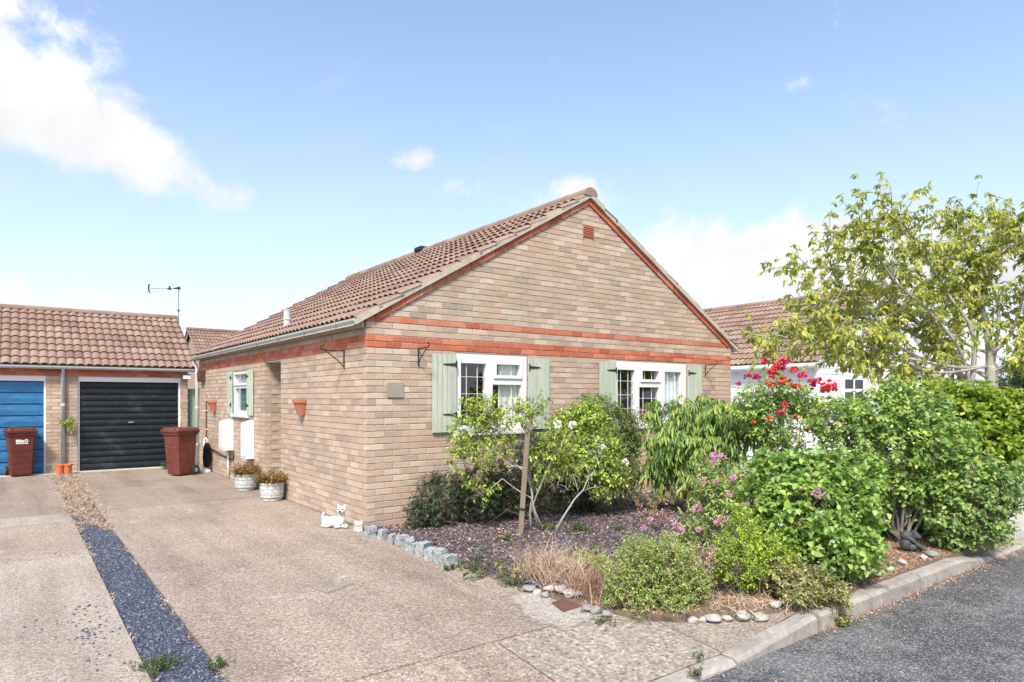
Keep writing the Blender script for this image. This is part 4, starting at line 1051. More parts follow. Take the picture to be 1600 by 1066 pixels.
# ------------------------------------------------------------------ bins, pots, ornaments
def wheelie_bin(loc, rz, mat, label, sticker=False):
    """front faces local -Y"""
    r = thing('wheelie_bin', label, 'bin', loc, 'brown wheelie bins on the drives')
    r.rotation_euler = (0, 0, rz); r.scale = (.84, .84, .985); OFF[r.name] = np.zeros(3)
    def ring(hw, y0, y1, z, c=.035, n=4):
        pts = []
        for sx, sy, a0 in ((1, 1, 0), (-1, 1, 90), (-1, -1, 180), (1, -1, 270)):
            cx = sx * (hw - c); cy = (y1 - c) if sy > 0 else (y0 + c)
            for i in range(n + 1):
                a = R(a0 + 90 * i / n); pts.append((cx + c * math.cos(a), cy + c * math.sin(a), z))
        return pts
    secs = [(.195, -.19, .22, .03), (.20, -.20, .225, .06), (.245, -.262, .262, .80), (.272, -.29, .285, .81), (.275, -.29, .285, .86)]
    vs = []; 
    for s in secs: vs += ring(*s)
    m = len(ring(.2, -.2, .2, 0)); fs = [(i * m + j, i * m + (j + 1) % m, (i + 1) * m + (j + 1) % m, (i + 1) * m + j) for i in range(len(secs) - 1) for j in range(m)]
    fs += [tuple(range(m - 1, -1, -1)), tuple((len(secs) - 1) * m + j for j in range(m))]
    b = MB(); b.add(vs, fs); b.build('body', mat, r)
    # raised arched rib on front and on each side
    def rib(face):
        b = MB(); path = []
        for t in np.linspace(0, 1, 15):
            if t < .35: u, z = -.115, .10 + .44 * t / .35
            elif t > .65: u, z = .115, .10 + .44 * (1 - t) / .35
            else:
                a = math.pi * (t - .35) / .3; u, z = -.115 * math.cos(a), .54 + .045 * math.sin(a) ** .6
            if face == 'f': zz = z; path.append((u, -.198 - (z - .06) * .0838, zz))
            else: zz = z + .17 if z > .3 else z; path.append((face * (.199 + (zz - .06) * .061), u, zz))
        b.tube(path, .007, 6); b.build('rib', mat, r)
    rib('f'); rib(1); rib(-1)
    # lid with a step and a grip bar at the back
    ls = [(.29, -.315, .30, .862), (.295, -.32, .30, .90), (.27, -.295, .29, .915), (.26, -.285, .28, .94), (.19, -.2, .2, .955)]
    vs = []
    for s in ls: vs += ring(*s)
    b = MB(); b.add(vs, [(i * m + j, i * m + (j + 1) % m, (i + 1) * m + (j + 1) % m, (i + 1) * m + j) for i in range(len(ls) - 1) for j in range(m)] + [tuple((len(ls) - 1) * m + j for j in range(m)), tuple(range(m - 1, -1, -1))])
    lid = b.build('lid', mat, r)
    for s in (-1, 1):
        b = MB(); b.tube([(s * .2, -.31, .925), (s * .2, -.25, .945)], .02, 8); b.build('lid_grip', mat, lid)
    b = MB(); b.tube([(-.23, .33, .87), (.23, .33, .87)], .016, 10)
    for s in (-.2, .2): b.box(s - .015, s + .015, .27, .34, .845, .875)
    b.build('handle', mat, r)
    for s in (-1, 1):
        b = MB(); b.lathe([(.0, -.03), (.06, -.03), (.095, -.025), (.10, -.01), (.10, .01), (.095, .025), (.06, .03), (0, .03)], (0, 0, 0), 20)
        b.v = [(s * .235 + z, .22 + x, .10 + y) for x, y, z in b.v]; wh = b.build('wheel', 'black_rubber', r)
        b = MB(); b.lathe([(0, .034), (.045, .033), (.05, .028)], (0, 0, 0), 16); b.v = [(s * (.235 + z), .22 + x, .10 + y) for x, y, z in b.v]; b.build('hub', 'grey_metal', wh)
    if sticker:
        b = MB(); yy = lambda z: -.2005 - (z - .06) * .0838 - .003      # a worn white mark: blocks, a ring, a line beneath
        for x0, x1, z0, z1 in ((-.115, -.082, .668, .728), (-.076, -.05, .668, .726), (-.044, -.022, .668, .730), (-.016, .012, .668, .712), (.016, .036, .668, .716)):
            b.prism([(x0, yy(z0), z0), (x1, yy(z0), z0), (x1, yy(z1), z1), (x0, yy(z1), z1)], (0, .002, 0))
        for k in range(14):
            t0, t1 = 6.283 * k / 14, 6.283 * (k + 1) / 14
            P4 = [(.078 + q * math.cos(t), .699 + q * math.sin(t)) for t, q in ((t0, .016), (t1, .016), (t1, .034), (t0, .034))]
            b.prism([(x, yy(z), z) for x, z in P4], (0, .002, 0))
        b.prism([(-.115, yy(.642), .642), (.11, yy(.642), .642), (.11, yy(.658), .658), (-.115, yy(.658), .658)], (0, .002, 0))
        b.build('sticker', 'sign_white', r)
    return r
pb = gnd(30, 746); wheelie_bin((pb[0] + .02, pb[1] + .25, 0), R(7), 'bin_brown', 'dark brown wheelie bin with white sticker before the blue garage door', True)
pb = gnd(287, 744); wheelie_bin((pb[0] - .02, pb[1] + .2, 0), R(-62), 'bin_light_brown', 'reddish brown wheelie bin turned sideways before the black garage door')
# pale pole with a black cover behind that bin
q = gnd(319, 738)
t = thing('covered_broom', 'pale pole with a black bag pulled over it leaning behind the reddish bin', 'broom', (q[0], q[1], 0))
b = MB(); b.tube([(q[0] - .01, q[1], .0), (q[0] + .0, q[1] + .02, .66), (q[0] + .03, q[1] + .02, .70), (q[0] + .06, q[1] + .02, .66), (q[0] + .06, q[1] + .02, .5)], .018, 8); b.build('pole', 'white_timber', t, smooth=True)
b = MB(); b.lathe([(.02, .60), (.05, .58), (.075, .45), (.085, .3), (.07, .16), (.045, .10), (0, .09)], (q[0] + .05, q[1] - .02, 0), 12); b.build('bag', 'dark_fabric', t, smooth=True)
b = MB(); b.lathe([(0, 0), (.1, 0), (.1, .03), (.03, .09), (.02, .12)], (q[0] + .03, q[1], .0), 10); b.build('head', 'cream_fabric', t)

def grid_blob(fn, nu=20, nv=14):
    vs = [fn(i / nu, j / nv) for j in range(nv + 1) for i in range(nu)]
    return vs, [(j * nu + i, j * nu + (i + 1) % nu, (j + 1) * nu + (i + 1) % nu, (j + 1) * nu + i) for j in range(nv) for i in range(nu)]
def remeshed(name, parts, mat, parent, vox=.006, smooth=6, loc=(0, 0, 0), rz=0):
    """ellipsoids and capsules melted into one continuous skin; parts: (center, radii, rot_z, rot_y)"""
    bm = bmesh.new()
    for c, r, az, ay in parts:
        mt = Matrix.Translation(c) @ Matrix.Rotation(az, 4, 'Z') @ Matrix.Rotation(ay, 4, 'Y') @ Matrix.Diagonal((r[0], r[1], r[2], 1))
        bmesh.ops.create_icosphere(bm, subdivisions=3, radius=1, matrix=mt)
    me = bpy.data.meshes.new(name); bm.to_mesh(me); bm.free()
    o = bpy.data.objects.new(name, me); COL.objects.link(o)
    m1 = o.modifiers.new('r', 'REMESH'); m1.mode = 'VOXEL'; m1.voxel_size = vox
    m2 = o.modifiers.new('s', 'SMOOTH'); m2.iterations = smooth; m2.factor = .5
    e = bpy.data.meshes.new_from_object(o.evaluated_get(bpy.context.evaluated_depsgraph_get()))
    COL.objects.unlink(o); bpy.data.objects.remove(o)
    e.shade_smooth(); e.materials.clear(); e.materials.append(M[mat]); e.name = name
    return link(name, e, parent)
# white terrier ornament: lies with its tail to the left, chest and head up, looking at the road
dg = thing('dog_ornament', 'white painted terrier ornament lying at the foot of the brick corner', 'ornament', tuple(gnd(523, 824)[:2]) + (0,))
dg.rotation_euler = (0, 0, R(-38)); OFF[dg.name] = np.zeros(3)
remeshed('body', [((-.02, 0, .065), (.125, .06, .062), 0, 0), ((-.10, 0, .068), (.055, .062, .062), 0, 0), ((.07, -.005, .085), (.055, .055, .075), 0, .25), ((.085, -.01, .14), (.04, .04, .055), 0, 0),
    ((.085, -.018, .205), (.056, .05, .05), 0, 0), ((.085, -.06, .192), (.032, .028, .026), 0, 0), ((.048, -.005, .247), (.016, .011, .025), 0, -.3), ((.122, -.005, .247), (.016, .011, .025), 0, .3),
    ((.05, -.055, .022), (.03, .06, .022), .5, 0), ((.13, -.04, .022), (.028, .055, .021), -.5, 0), ((.045, -.09, .028), (.028, .028, .026), 0, 0), ((.155, -.075, .024), (.024, .024, .022), 0, 0),
    ((-.145, .01, .125), (.013, .013, .045), 0, .1), ((-.135, .01, .165), (.018, .012, .013), 0, 0), ((-.09, -.045, .03), (.06, .03, .03), 0, 0), ((-.08, .045, .03), (.06, .03, .03), 0, 0)], 'statue_white', dg, .0055, 3)
for x, z, rr in ((.066, .219, .011), (.106, .219, .011)):
    b = MB(); v, f = grid_blob(lambda u, w: (x + rr * math.cos(6.283 * u) * math.sin(math.pi * w), -.066 + rr * .6 * math.sin(6.283 * u) * math.sin(math.pi * w), z + rr * math.cos(math.pi * w)), 10, 6); b.add(v, f); b.build('eye', 'black_rubber', dg)
b = MB(); v, f = grid_blob(lambda u, w: (.085 + .014 * math.cos(6.283 * u) * math.sin(math.pi * w), -.089 + .006 * math.sin(6.283 * u) * math.sin(math.pi * w), .201 + .011 * math.cos(math.pi * w)), 10, 6); b.add(v, f); b.build('nose', 'black_rubber', dg)
b = MB(); b.tube([(.066, -.082, .178), (.085, -.090, .185), (.104, -.082, .178)], .0035, 5); b.build('mouth', 'black_rubber', dg)
# dark stone crouching figure half hidden by the hedge
gg = gnd(1420, 864); st = thing('garden_statue', 'dark grey stone crouching figure with head on its arm under the hedge', 'statue', (gg[0], gg[1], .02))
st.scale = (.72, .72, .72); st.rotation_euler = (0, 0, R(-42)); OFF[st.name] = np.zeros(3)
remeshed('body', [((-.02, .02, .10), (.085, .08, .11), 0, .2), ((-.03, .01, .2), (.075, .07, .07), 0, .3), ((.06, -.03, .215), (.06, .058, .056), 0, 0), ((.10, -.06, .20), (.03, .03, .028), 0, 0),
    ((.02, -.06, .15), (.085, .027, .027), -.25, .62), ((.10, -.085, .08), (.07, .024, .024), -.2, .6), ((.145, -.095, .045), (.03, .022, .02), 0, 0), ((.02, .07, .14), (.09, .027, .027), .2, .6), ((.05, -.04, .06), (.075, .04, .05), 0, -.35), ((.05, .06, .06), (.075, .04, .05), 0, -.35),
    ((.11, -.04, .02), (.05, .03, .02), 0, 0), ((.11, .06, .02), (.05, .03, .02), 0, 0), ((.05, .015, .262), (.014, .018, .02), 0, 0), ((.035, -.07, .25), (.014, .018, .02), 0, 0)], 'statue_grey', st, .006, 2)

def rock(name, p, r, mat, label, cat, group, sharp=False, z=None):
    bm = bmesh.new()
    if sharp:
        bmesh.ops.create_cube(bm, size=1); bmesh.ops.subdivide_edges(bm, edges=bm.edges[:], cuts=3, use_grid_fill=True)
    else: bmesh.ops.create_icosphere(bm, subdivisions=2, radius=.5)
    sc = [r * random.uniform(.7, 1.1), r * random.uniform(.6, .95), r * random.uniform(.85, 1.05) * (1 if sharp else .52)]
    sh = [random.uniform(-.12, .12) for _ in range(3)]; ph = random.random() * 50
    for v in bm.verts:
        c = v.co; k = .07 if sharp else .17
        n = Vector((math.sin(c.y * 7 + ph) * math.cos(c.z * 6 + ph), math.sin(c.z * 8 + ph * 2), math.cos(c.x * 7 + ph * 3))) * k * .6
        j = Vector([random.uniform(-.03, .03) for _ in range(3)])
        if sharp and c.length > .62: c = c * (1 - .12 * (c.length - .62))
        v.co = Vector(((c.x + sh[0] * c.z + n.x + j.x) * sc[0], (c.y + sh[1] * c.z + n.y + j.y) * sc[1], (c.z + n.z + j.z) * sc[2]))
    zmin = min(v.co.z for v in bm.verts)
    for v in bm.verts: v.co.z -= zmin
    me = bpy.data.meshes.new(name); bm.to_mesh(me); bm.free(); me.materials.append(M[mat])
    if not sharp: me.shade_smooth()
    o = link(name, me, None, (p[0], p[1], (foot_z(p[0], p[1]) if z is None else z) - .006)); o.rotation_euler = (0, 0, random.uniform(0, 6.28) if not sharp else random.uniform(-.5, .5))
    return tag(o, label, cat, group)
for px, py, r in ((582, 838, .105), (601, 843, .105), (617, 850, .10), (630, 853, .115), (642, 858, .115), (652, 862, .10), (665, 867, .13), (678, 874, .12), (692, 880, .125), (705, 888, .125)):
    rock('granite_sett', gnd(px - 3, py), r * 1.0, 'granite', 'rough grey granite sett in the row edging the slate bed', 'stone', 'granite setts edging the bed', True, z=0)
o = rock('half_round_stone', gnd(560, 830), .12, 'concrete', 'greenish rounded stone block against the brick corner by the setts', 'stone', None, True, z=0)
lw, lg = 'pale rounded pebble lying along the front edge of the bed', 'pale pebbles edging the bed'
for px, py, r, m in ((828, 925, .12, 'g'), (840, 929, .10, 'w'), (852, 933, .09, 'g'), (858, 927, .11, 'w'), (876, 929, .13, 'w'), (890, 935, .12, 'w'), (905, 935, .09, 'g'), (918, 955, .10, 'g'), (932, 958, .12, 'g'), (948, 962, .1, 'g'),
                     (1068, 962, .07, 'w'), (1083, 963, .09, 'w'), (1098, 962, .085, 'w'), (1113, 962, .12, 'w'), (1136, 962, .10, 'w'), (1160, 962, .13, 'w'), (1188, 963, .11, 'w'), (1210, 961, .10, 'w'), (1232, 959, .11, 'w'), (1255, 954, .09, 'w'), (1340, 932, .11, 'w'), (1356, 925, .08, 'w'), (1380, 912, .13, 'w'), (1400, 903, .10, 'w'), (1428, 893, .12, 'w'), (1455, 882, .09, 'w'), (1465, 878, .12, 'g'), (1318, 945, .1, 'w')):
    g = gnd(px, py); x, y = g[0], g[1]
    if y < -4.5: y = -4.50 + random.uniform(0, .06); x += .12
    rock('pebble', (x, y), r, 'stone_white' if m == 'w' else 'stone_grey', lw if m == 'w' else 'grey rounded pebble lying at the drive corner of the bed', 'stone', lg if m == 'w' else 'grey pebbles at the bed corner', z=(.012 if in_poly(x, y, BED) else None))
# terracotta pot by the garage downpipe
q = gnd(100, 742); tp_ = thing('flower_pot', 'orange double flower pot standing under the garage downpipe', 'pot', (q[0], q[1], 0))
for s in (-.062, .062):
    b = MB(); b.lathe([(0, 0), (.062, 0), (.082, .17), (.092, .172), (.094, .20), (.08, .20), (.074, .16), (0, .16)], (q[0] + s, q[1] + .1, 0), 20); b.build('pot', 'bright_terracotta', tp_)
# two barrel urns
urns = []
for (px, py, lab) in ((384, 770, 'banded grey stone barrel planter with dying heather beside the meter boxes'), (425, 786, 'banded grey stone barrel planter with dying heather beside the doorway')):
    q = gnd(px, py - 4); r = thing('barrel_planter', lab, 'planter', (q[0], q[1], 0), 'stone barrel planters by the front door'); s = .92
    prof = [(0, .0), (.135, .0), (.15, .01), (.152, .035), (.16, .045), (.172, .06), (.176, .075), (.172, .088), (.176, .095), (.183, .13), (.184, .16), (.182, .19), (.186, .197), (.187, .215), (.183, .222), (.183, .24), (.188, .262), (.193, .268), (.193, .29), (.18, .295), (.165, .285), (.16, .25), (0, .245)]
    b = MB(); b.lathe([(p * s, z * s) for p, z in prof], (q[0], q[1], .0), 30); b.build('tub', 'urn_stone', r, smooth=False)
    urns.append((r, q))
# square inspection cover in the drive, rusty iron cover by the bed
cA, cB, cC, cD = (gnd(*p) for p in ((478, 915), (520, 904.5), (554, 913), (510, 928.5)))
ic = thing('inspection_cover', 'square concrete filled inspection cover set in the drive', 'manhole cover', tuple((cA + cC) / 2 * np.array([1, 1, 0])))
def quad(pts, z0, z1, k=1.0):
    c = sum(pts) / 4; return [tuple(c[:2] + (p[:2] - c[:2]) * k) + (z0,) for p in pts], (0, 0, z1 - z0)
b = MB(); b.prism(*quad([cA, cB, cC, cD], -.02, .004, 1.0)); b.build('frame', 'grey_metal', ic)
b = MB(); b.prism(*quad([cA, cB, cC, cD], 0, .0065, .93)); b.build('infill', 'path_aggregate', ic)
ip = [gnd(*p) for p in ((862, 944), (880, 938), (908, 949), (880, 958))]
io = thing('iron_cover', 'small rusty iron stopcock cover beside the bed corner', 'manhole cover', tuple(sum(ip) / 4 * np.array([1, 1, 0])))
b = MB(); b.prism(*quad(ip, -.02, .012)); b.build('plate', 'rust', io)
b = MB()
for i in range(5):
    t = (i + .5) / 5; a = ip[0] * (1 - t) + ip[1] * t; c = ip[3] * (1 - t) + ip[2] * t
    b.tube([(a[0], a[1], .013), (c[0], c[1], .013)], .004, 4)
b.build('tread', 'rust', io)

# ------------------------------------------------------------------ plants
def leaf_geo(P, D, N, L, Wd, fold=.25, curl=.15):
    """leaves as two folded halves; P base, D axis, N upper side, L length, Wd width"""
    D = unit(D); S = unit(np.cross(D, N)); N = np.cross(S, D); L = L[:, None]; Wd = Wd[:, None]
    tip = P + D * L - N * L * curl
    v = [P, P + D * L * .30 + S * Wd * .46 + N * Wd * fold, P + D * L * .68 + S * Wd * .36 + N * Wd * fold * .5 - N * L * curl * .4, tip,
         P + D * L * .68 - S * Wd * .36 + N * Wd * fold * .5 - N * L * curl * .4, P + D * L * .30 - S * Wd * .46 + N * Wd * fold]
    V = np.stack(v, 1).reshape(-1, 3); n = len(P)
    F = (np.arange(n)[:, None, None] * 6 + np.array([[0, 1, 2, 3], [0, 3, 4, 5]])[None]).reshape(-1, 4)
    return V, F
def rvec(n): return unit(rng.normal(size=(n, 3)))
def sprig_foliage(S, D, ln, nl, leafL, leafW, droop=.2, spread=.9, jit=.35, whorl=False):
    """nl leaves on each sprig (start S, direction D, length ln); returns leaf and twig geometry"""
    n = len(S); D = unit(D); a = unit(np.cross(D, rvec(n))); c = np.cross(D, a)
    t = np.linspace(.12, 1, nl)[None, :] + rng.uniform(-.08, .08, (n, nl))
    if whorl: t = 1 - (1 - t) ** 1.9 * .75
    ph = np.arange(nl)[None, :] * 2.4 + rng.uniform(0, 6.28, (n, 1)) + rng.uniform(-.5, .5, (n, nl))
    rad = np.cos(ph)[..., None] * a[:, None] + np.sin(ph)[..., None] * c[:, None]
    bend = np.array([0, 0, -1.0]) * (droop * .35)
    P = S[:, None] + D[:, None] * (t * ln[:, None])[..., None] + bend * ((t ** 2) * ln[:, None])[..., None]
    ax = D[:, None] * .55 + rad * spread + np.array([0, 0, -1.0]) * droop + rng.normal(size=(n, nl, 3)) * jit * .5
    up = np.array([0, 0, 1.0]) * .9 + D[:, None] * .35 + rng.normal(size=(n, nl, 3)) * jit
    k = n * nl; sz = (.38 + .98 * rng.random((n, nl)) ** .8) * rng.uniform(.8, 1.2, (n, 1)) * (1.05 - .25 * t)
    V, F = leaf_geo(P.reshape(k, 3), ax.reshape(k, 3), up.reshape(k, 3), (leafL * sz).ravel(), (leafW * sz).ravel())
    tn = np.clip(.55 * rng.random((n, 1)) + .45 * rng.random((n, nl)), 0, 1)
    return V, F, np.repeat(tn.ravel(), 6)
def twigs(S, D, ln, r=.003, droop=.2):
    n = len(S); D = unit(D); a = unit(np.cross(D, rvec(n))); c = np.cross(D, a); E = S + D * ln[:, None] + np.array([0, 0, -1.0]) * (droop * .35 * ln)[:, None]
    v = []
    for p, q in ((S - D * .10, r), (E, r * .4)):
        for k in range(3): v.append(p + q * (math.cos(2.094 * k) * a + math.sin(2.094 * k) * c))
    V = np.stack(v, 1).reshape(-1, 3)
    F = (np.arange(n)[:, None, None] * 6 + np.array([[0, 1, 4, 3], [1, 2, 5, 4], [2, 0, 3, 5]])[None]).reshape(-1, 4)
    return V, F
def el(px, py, D, rx, rz, ry=None):
    """ellipsoid seen at px,py and standing at depth D; radii given as seen"""
    k = D / FPX; c = at(px, py, D); return (c, np.array([rx * k, (ry if ry else rx) * k, rz * k]))
def sample(ells, n, lo=.45):
    vol = np.array([np.prod(r) ** (2 / 3) for c, r in ells]); vol /= vol.sum()
    idx = rng.choice(len(ells), n, p=vol); d = rvec(n); rr = (lo + (1 - lo) * rng.random(n) ** .6)
    C = np.array([ells[i][0] for i in idx]); Rr = np.array([ells[i][1] for i in idx])
    return C + d * Rr * rr[:, None], d, C
def branch(b, p0, p1, r0, r1, bow=.12, n=6, wob=.03):
    p0, p1 = np.array(p0, float), np.array(p1, float); L = np.linalg.norm(p1 - p0); side = np.cross(p1 - p0, rvec(1)[0]); side = side / (np.linalg.norm(side) + 1e-9)
    path = []; r = []
    for i in range(n + 1):
        t = i / n; path.append(p0 * (1 - t) + p1 * t + side * math.sin(math.pi * t) * bow * L + (rng.normal(size=3) * wob * L * (0 < i < n))); r.append(r0 * (1 - t) + r1 * t)
    b.tube(path, r, 6 if r0 > .008 else 4); return path
def shrub(name, label, cat, base, ells, ns, nl, sl, leafL, leafW, mat, droop=.2, up=.4, stems=6, stem_r=.012, lo=.45, barkmat='twig', group=None, spread=.9, part='foliage', zmin=.03, jit=.35, whorl=False):
    base = np.array(base, float); r = thing(name, label, cat, base, group)
    S, d, C = sample(ells, ns, lo)
    D = unit(d + np.array([0, 0, up]) + rng.normal(size=d.shape) * .45)
    ln = rng.uniform(.6, 1.2, ns) * sl; S = S - D * ln[:, None] * .5
    ok = S[:, 2] > zmin; ok &= (S + D * ln[:, None])[:, 1] < -.04 if base[1] < 0 and base[0] < 7.1 else True
    S, D, ln = S[ok], D[ok], ln[ok]
    V, F, T = sprig_foliage(S, D, ln, nl, leafL, leafW, droop, spread, jit, whorl)
    V[:, 2] = np.maximum(V[:, 2], zmin * .6)
    np_mesh(part, V, F, mat, r, T)
    V, F = twigs(S, D, ln, .0028, droop); np_mesh('twigs', V, F, barkmat, r)
    b = MB()
    for i in range(stems):
        c, rr = ells[i % len(ells)]; e = c + rvec(1)[0] * rr * .5; branch(b, base + np.array([rng.uniform(-.05, .05), rng.uniform(-.05, .05), -.02]), e, stem_r * rng.uniform(.7, 1.2), stem_r * .3)
        for k in range(2):
            branch(b, base * .45 + e * .55, c + rvec(1)[0] * rr * .85, stem_r * .5, stem_r * .15)
    b.build('stems', barkmat, r, smooth=True)
    return r
def blossom(root, c, r, mat, n=26, name='flower', flat=.75):
    """a rose head: rings of cupped petals"""
    d = rvec(n); d[:, 2] = np.abs(d[:, 2]) * .9 - .15; d = unit(d)
    P = np.array(c) + d * r * .25 * np.array([1, 1, flat]); N = unit(-d + np.array([0, 0, .6])); ax = unit(d * .8 + rng.normal(size=d.shape) * .5)
    V, F = leaf_geo(P, ax, N, np.full(n, r * .95), np.full(n, r * .95), .3, -.3)
    return np_mesh(name, V, F, mat, root)
def umbel(root, c, r, mat, n=60, name='flower_head'):
    d = rvec(n); P = np.array(c) + d * r * rng.uniform(.5, 1, (n, 1)) * np.array([1, 1, .8])
    V, F = leaf_geo(P, rvec(n) + d, d + rng.normal(size=d.shape) * .3, np.full(n, r * .42), np.full(n, r * .40), .1, 0)
    return np_mesh(name, V, F, mat, root)
def blades(P, D, L, w, curl=.5):
    """grass blades in two bent segments"""
    n = len(P); D = unit(D); S = unit(np.cross(D, rvec(n))); side = D.copy(); side[:, 2] = 0; side = unit(side + rng.normal(size=D.shape) * .2)
    M1 = P + D * (L * .55)[:, None]; E = P + D * (L * .92)[:, None] + side * (L * curl * .35)[:, None] - np.array([0, 0, 1.0]) * (L * curl * .18)[:, None]
    V = np.stack([P - S * w, P + S * w, M1 + S * w * .75, M1 - S * w * .75, E + S * w * .15, E - S * w * .15], 1).reshape(-1, 3)
    F = (np.arange(n)[:, None, None] * 6 + np.array([[0, 1, 2, 3], [3, 2, 4, 5]])[None]).reshape(-1, 4)
    return V, F, np.repeat(rng.random(n), 6)
def grass(name, P, H, mat, root=None, w=.002, lean=.5, curl=.6, kind=None):
    n = len(P); D = np.c_[rng.normal(size=(n, 2)) * lean, np.ones(n)]; V, F, T = blades(P, D, H * rng.uniform(.5, 1.15, n), w, curl)
    return np_mesh(name, V, F, mat, root, T, kind)

# dark yew against the gable wall
yw = shrub('yew_shrub', 'dark spreading yew shrub against the gable wall below the first window', 'shrub', (1.15, -.42, .02),
      [el(690, 775, 7.75, 45, 38, 34), el(745, 770, 7.95, 55, 45, 36), el(800, 755, 8.15, 55, 55, 36), el(860, 735, 8.4, 50, 55, 30), el(840, 700, 8.5, 40, 35, 22), el(660, 800, 7.62, 28, 22, 26), el(900, 760, 8.55, 45, 45, 30)],
      1250, 26, .22, .042, .012, 'leaf_yew', .45, .15, 7, .018, .35, 'bark', spread=.8, jit=.2)
# old rose tied to a stake
sb = gnd(813, 838); stop = at(826, 652, depth(sb) + .03)
sk = thing('wooden_stake', 'leaning brown timber stake driven into the slate bed beside the old rose', 'stake', (sb[0], sb[1], 0))
b = MB(); u3 = unit(stop - sb); sx = np.array([RT[0], RT[1], 0]) * .028; sy = np.array([FW[0], FW[1], 0]) * .028
b.prism([sb - sx - sy, sb + sx - sy, sb + sx + sy, sb - sx + sy], stop - sb); b.build('post', 'wood_stake', sk, bevel=.004)
m_ = sb + (stop - sb) * .24
b = MB(); b.tube([m_ + np.array([.045 * math.cos(t), .045 * math.sin(t), .01 * math.sin(t)]) for t in np.linspace(0, 6.3, 14)], .008, 5); b.build('tie', 'black_rubber', sk)
rose = thing('old_rose', 'old straggly rose with bare grey stems and yellowing leaves beside the stake', 'rose', tuple(gnd(838, 832)[:2]) + (.02,))
rb = gnd(838, 832); D7 = depth(rb); b = MB()
for path, r0 in (([(830, 835), (828, 800), (832, 775), (826, 742), (808, 728), (790, 730)], .017), ([(845, 835), (832, 790), (842, 765), (855, 735), (872, 700), (895, 675)], .016), ([(850, 832), (836, 800), (830, 778), (815, 770), (800, 760), (785, 748)], .012),
                 ([(832, 770), (824, 745), (815, 730), (800, 728), (780, 715), (760, 690)], .011), ([(842, 762), (838, 745), (850, 720), (862, 712), (885, 705)], .008), ([(865, 835), (880, 808), (898, 780), (912, 765), (920, 745), (930, 735)], .014), ([(912, 768), (925, 762), (945, 760)], .006), ([(905, 775), (900, 755), (895, 740)], .006), ([(835, 770), (820, 700), (822, 660), (812, 640)], .009), ([(785, 748), (765, 765), (745, 775)], .006)):
    pts = [at(x, y, D7 + random.uniform(-.06, .06)) for x, y in path]; k = len(pts)
    b.tube(pts, [r0 * (1 - .65 * i / (k - 1)) for i in range(k)], 7)
for i in range(70):
    p = at(random.uniform(820, 950), random.uniform(700, 770), D7 + random.uniform(-.1, .15)); branch(b, p, p + np.array([rng.uniform(-.1, .1), rng.uniform(-.08, .08), rng.uniform(.02, .18)]), .0035, .0015, .15, 4)
b.build('stems', 'pale_bark', rose, smooth=True)
EL = [el(735, 665, D7, 30, 40, 26), el(760, 645, D7, 30, 22, 22), el(725, 715, D7, 22, 28, 20), el(775, 690, D7, 34, 40, 26), el(812, 645, D7 - .05, 30, 20, 22), el(828, 650, D7 - .12, 22, 14, 14), el(838, 640, D7, 18, 20, 16), el(757, 765, D7, 26, 16, 18), el(880, 690, D7, 34, 28, 24), el(850, 715, D7, 26, 30, 20)]
S, d, C = sample(EL, 560, .2); D = unit(d + np.array([0, 0, .3]) + rng.normal(size=d.shape) * .5); ln = rng.uniform(.07, .16, len(S))
V, F, T = sprig_foliage(S, D, ln, 7, .045, .026, .35); np_mesh('foliage', V, F, 'leaf_rose', rose, T); V, F = twigs(S, D, ln, .003); np_mesh('twigs', V, F, 'twig', rose)
# white rose and the dark bush behind it
wr = shrub('white_rose', 'yellow green rose bush with white blooms between the two front windows', 'rose', tuple(gnd(925, 800)[:2]) + (.02,),
      [el(890, 670, 8.2, 36, 34, 30), el(915, 650, 8.3, 36, 26, 28), el(930, 700, 8.2, 46, 46, 34), el(900, 725, 8.1, 36, 34, 30), el(950, 740, 8.2, 36, 40, 28)], 1150, 7, .16, .05, .03, 'leaf_white_rose', .3, .3, 8, .010)
for x, y, r in ((872, 664, .055), (895, 665, .055), (942, 699, .035), (977, 722, .04)): blossom(wr, at(x, y, 7.85), r, 'flower_white')
shrub('dark_bush', 'dense dark green bush below the left end of the three light window', 'shrub', tuple(gnd(968, 788)[:2]) + (.02,),
      [el(968, 690, 8.75, 30, 58, 30), el(945, 640, 8.8, 30, 20, 24), el(975, 745, 8.6, 32, 40, 30), el(985, 680, 8.7, 22, 40, 24), el(925, 628, 8.85, 22, 12, 18)], 900, 9, .15, .036, .019, 'leaf_dark_bush', .15, .4, 6, .01)
# peach with long hanging leaves
shrub('peach_tree', 'small peach tree with long drooping leaves before the three light window', 'tree', tuple(gnd(1075, 800)[:2]) + (.02,),
      [el(1040, 645, 8.7, 38, 24, 34), el(1085, 640, 8.6, 44, 28, 36), el(1140, 645, 8.5, 50, 30, 36), el(1175, 670, 8.3, 30, 30, 30), el(1060, 685, 8.5, 52, 34, 38), el(1120, 690, 8.4, 55, 38, 38), el(1030, 725, 8.6, 32, 40, 30), el(1085, 735, 8.5, 44, 34, 34)], 620, 10, .26, .125, .030, 'leaf_peach', 1.15, .25, 8, .020, .35, 'bark', spread=.55, jit=.25)
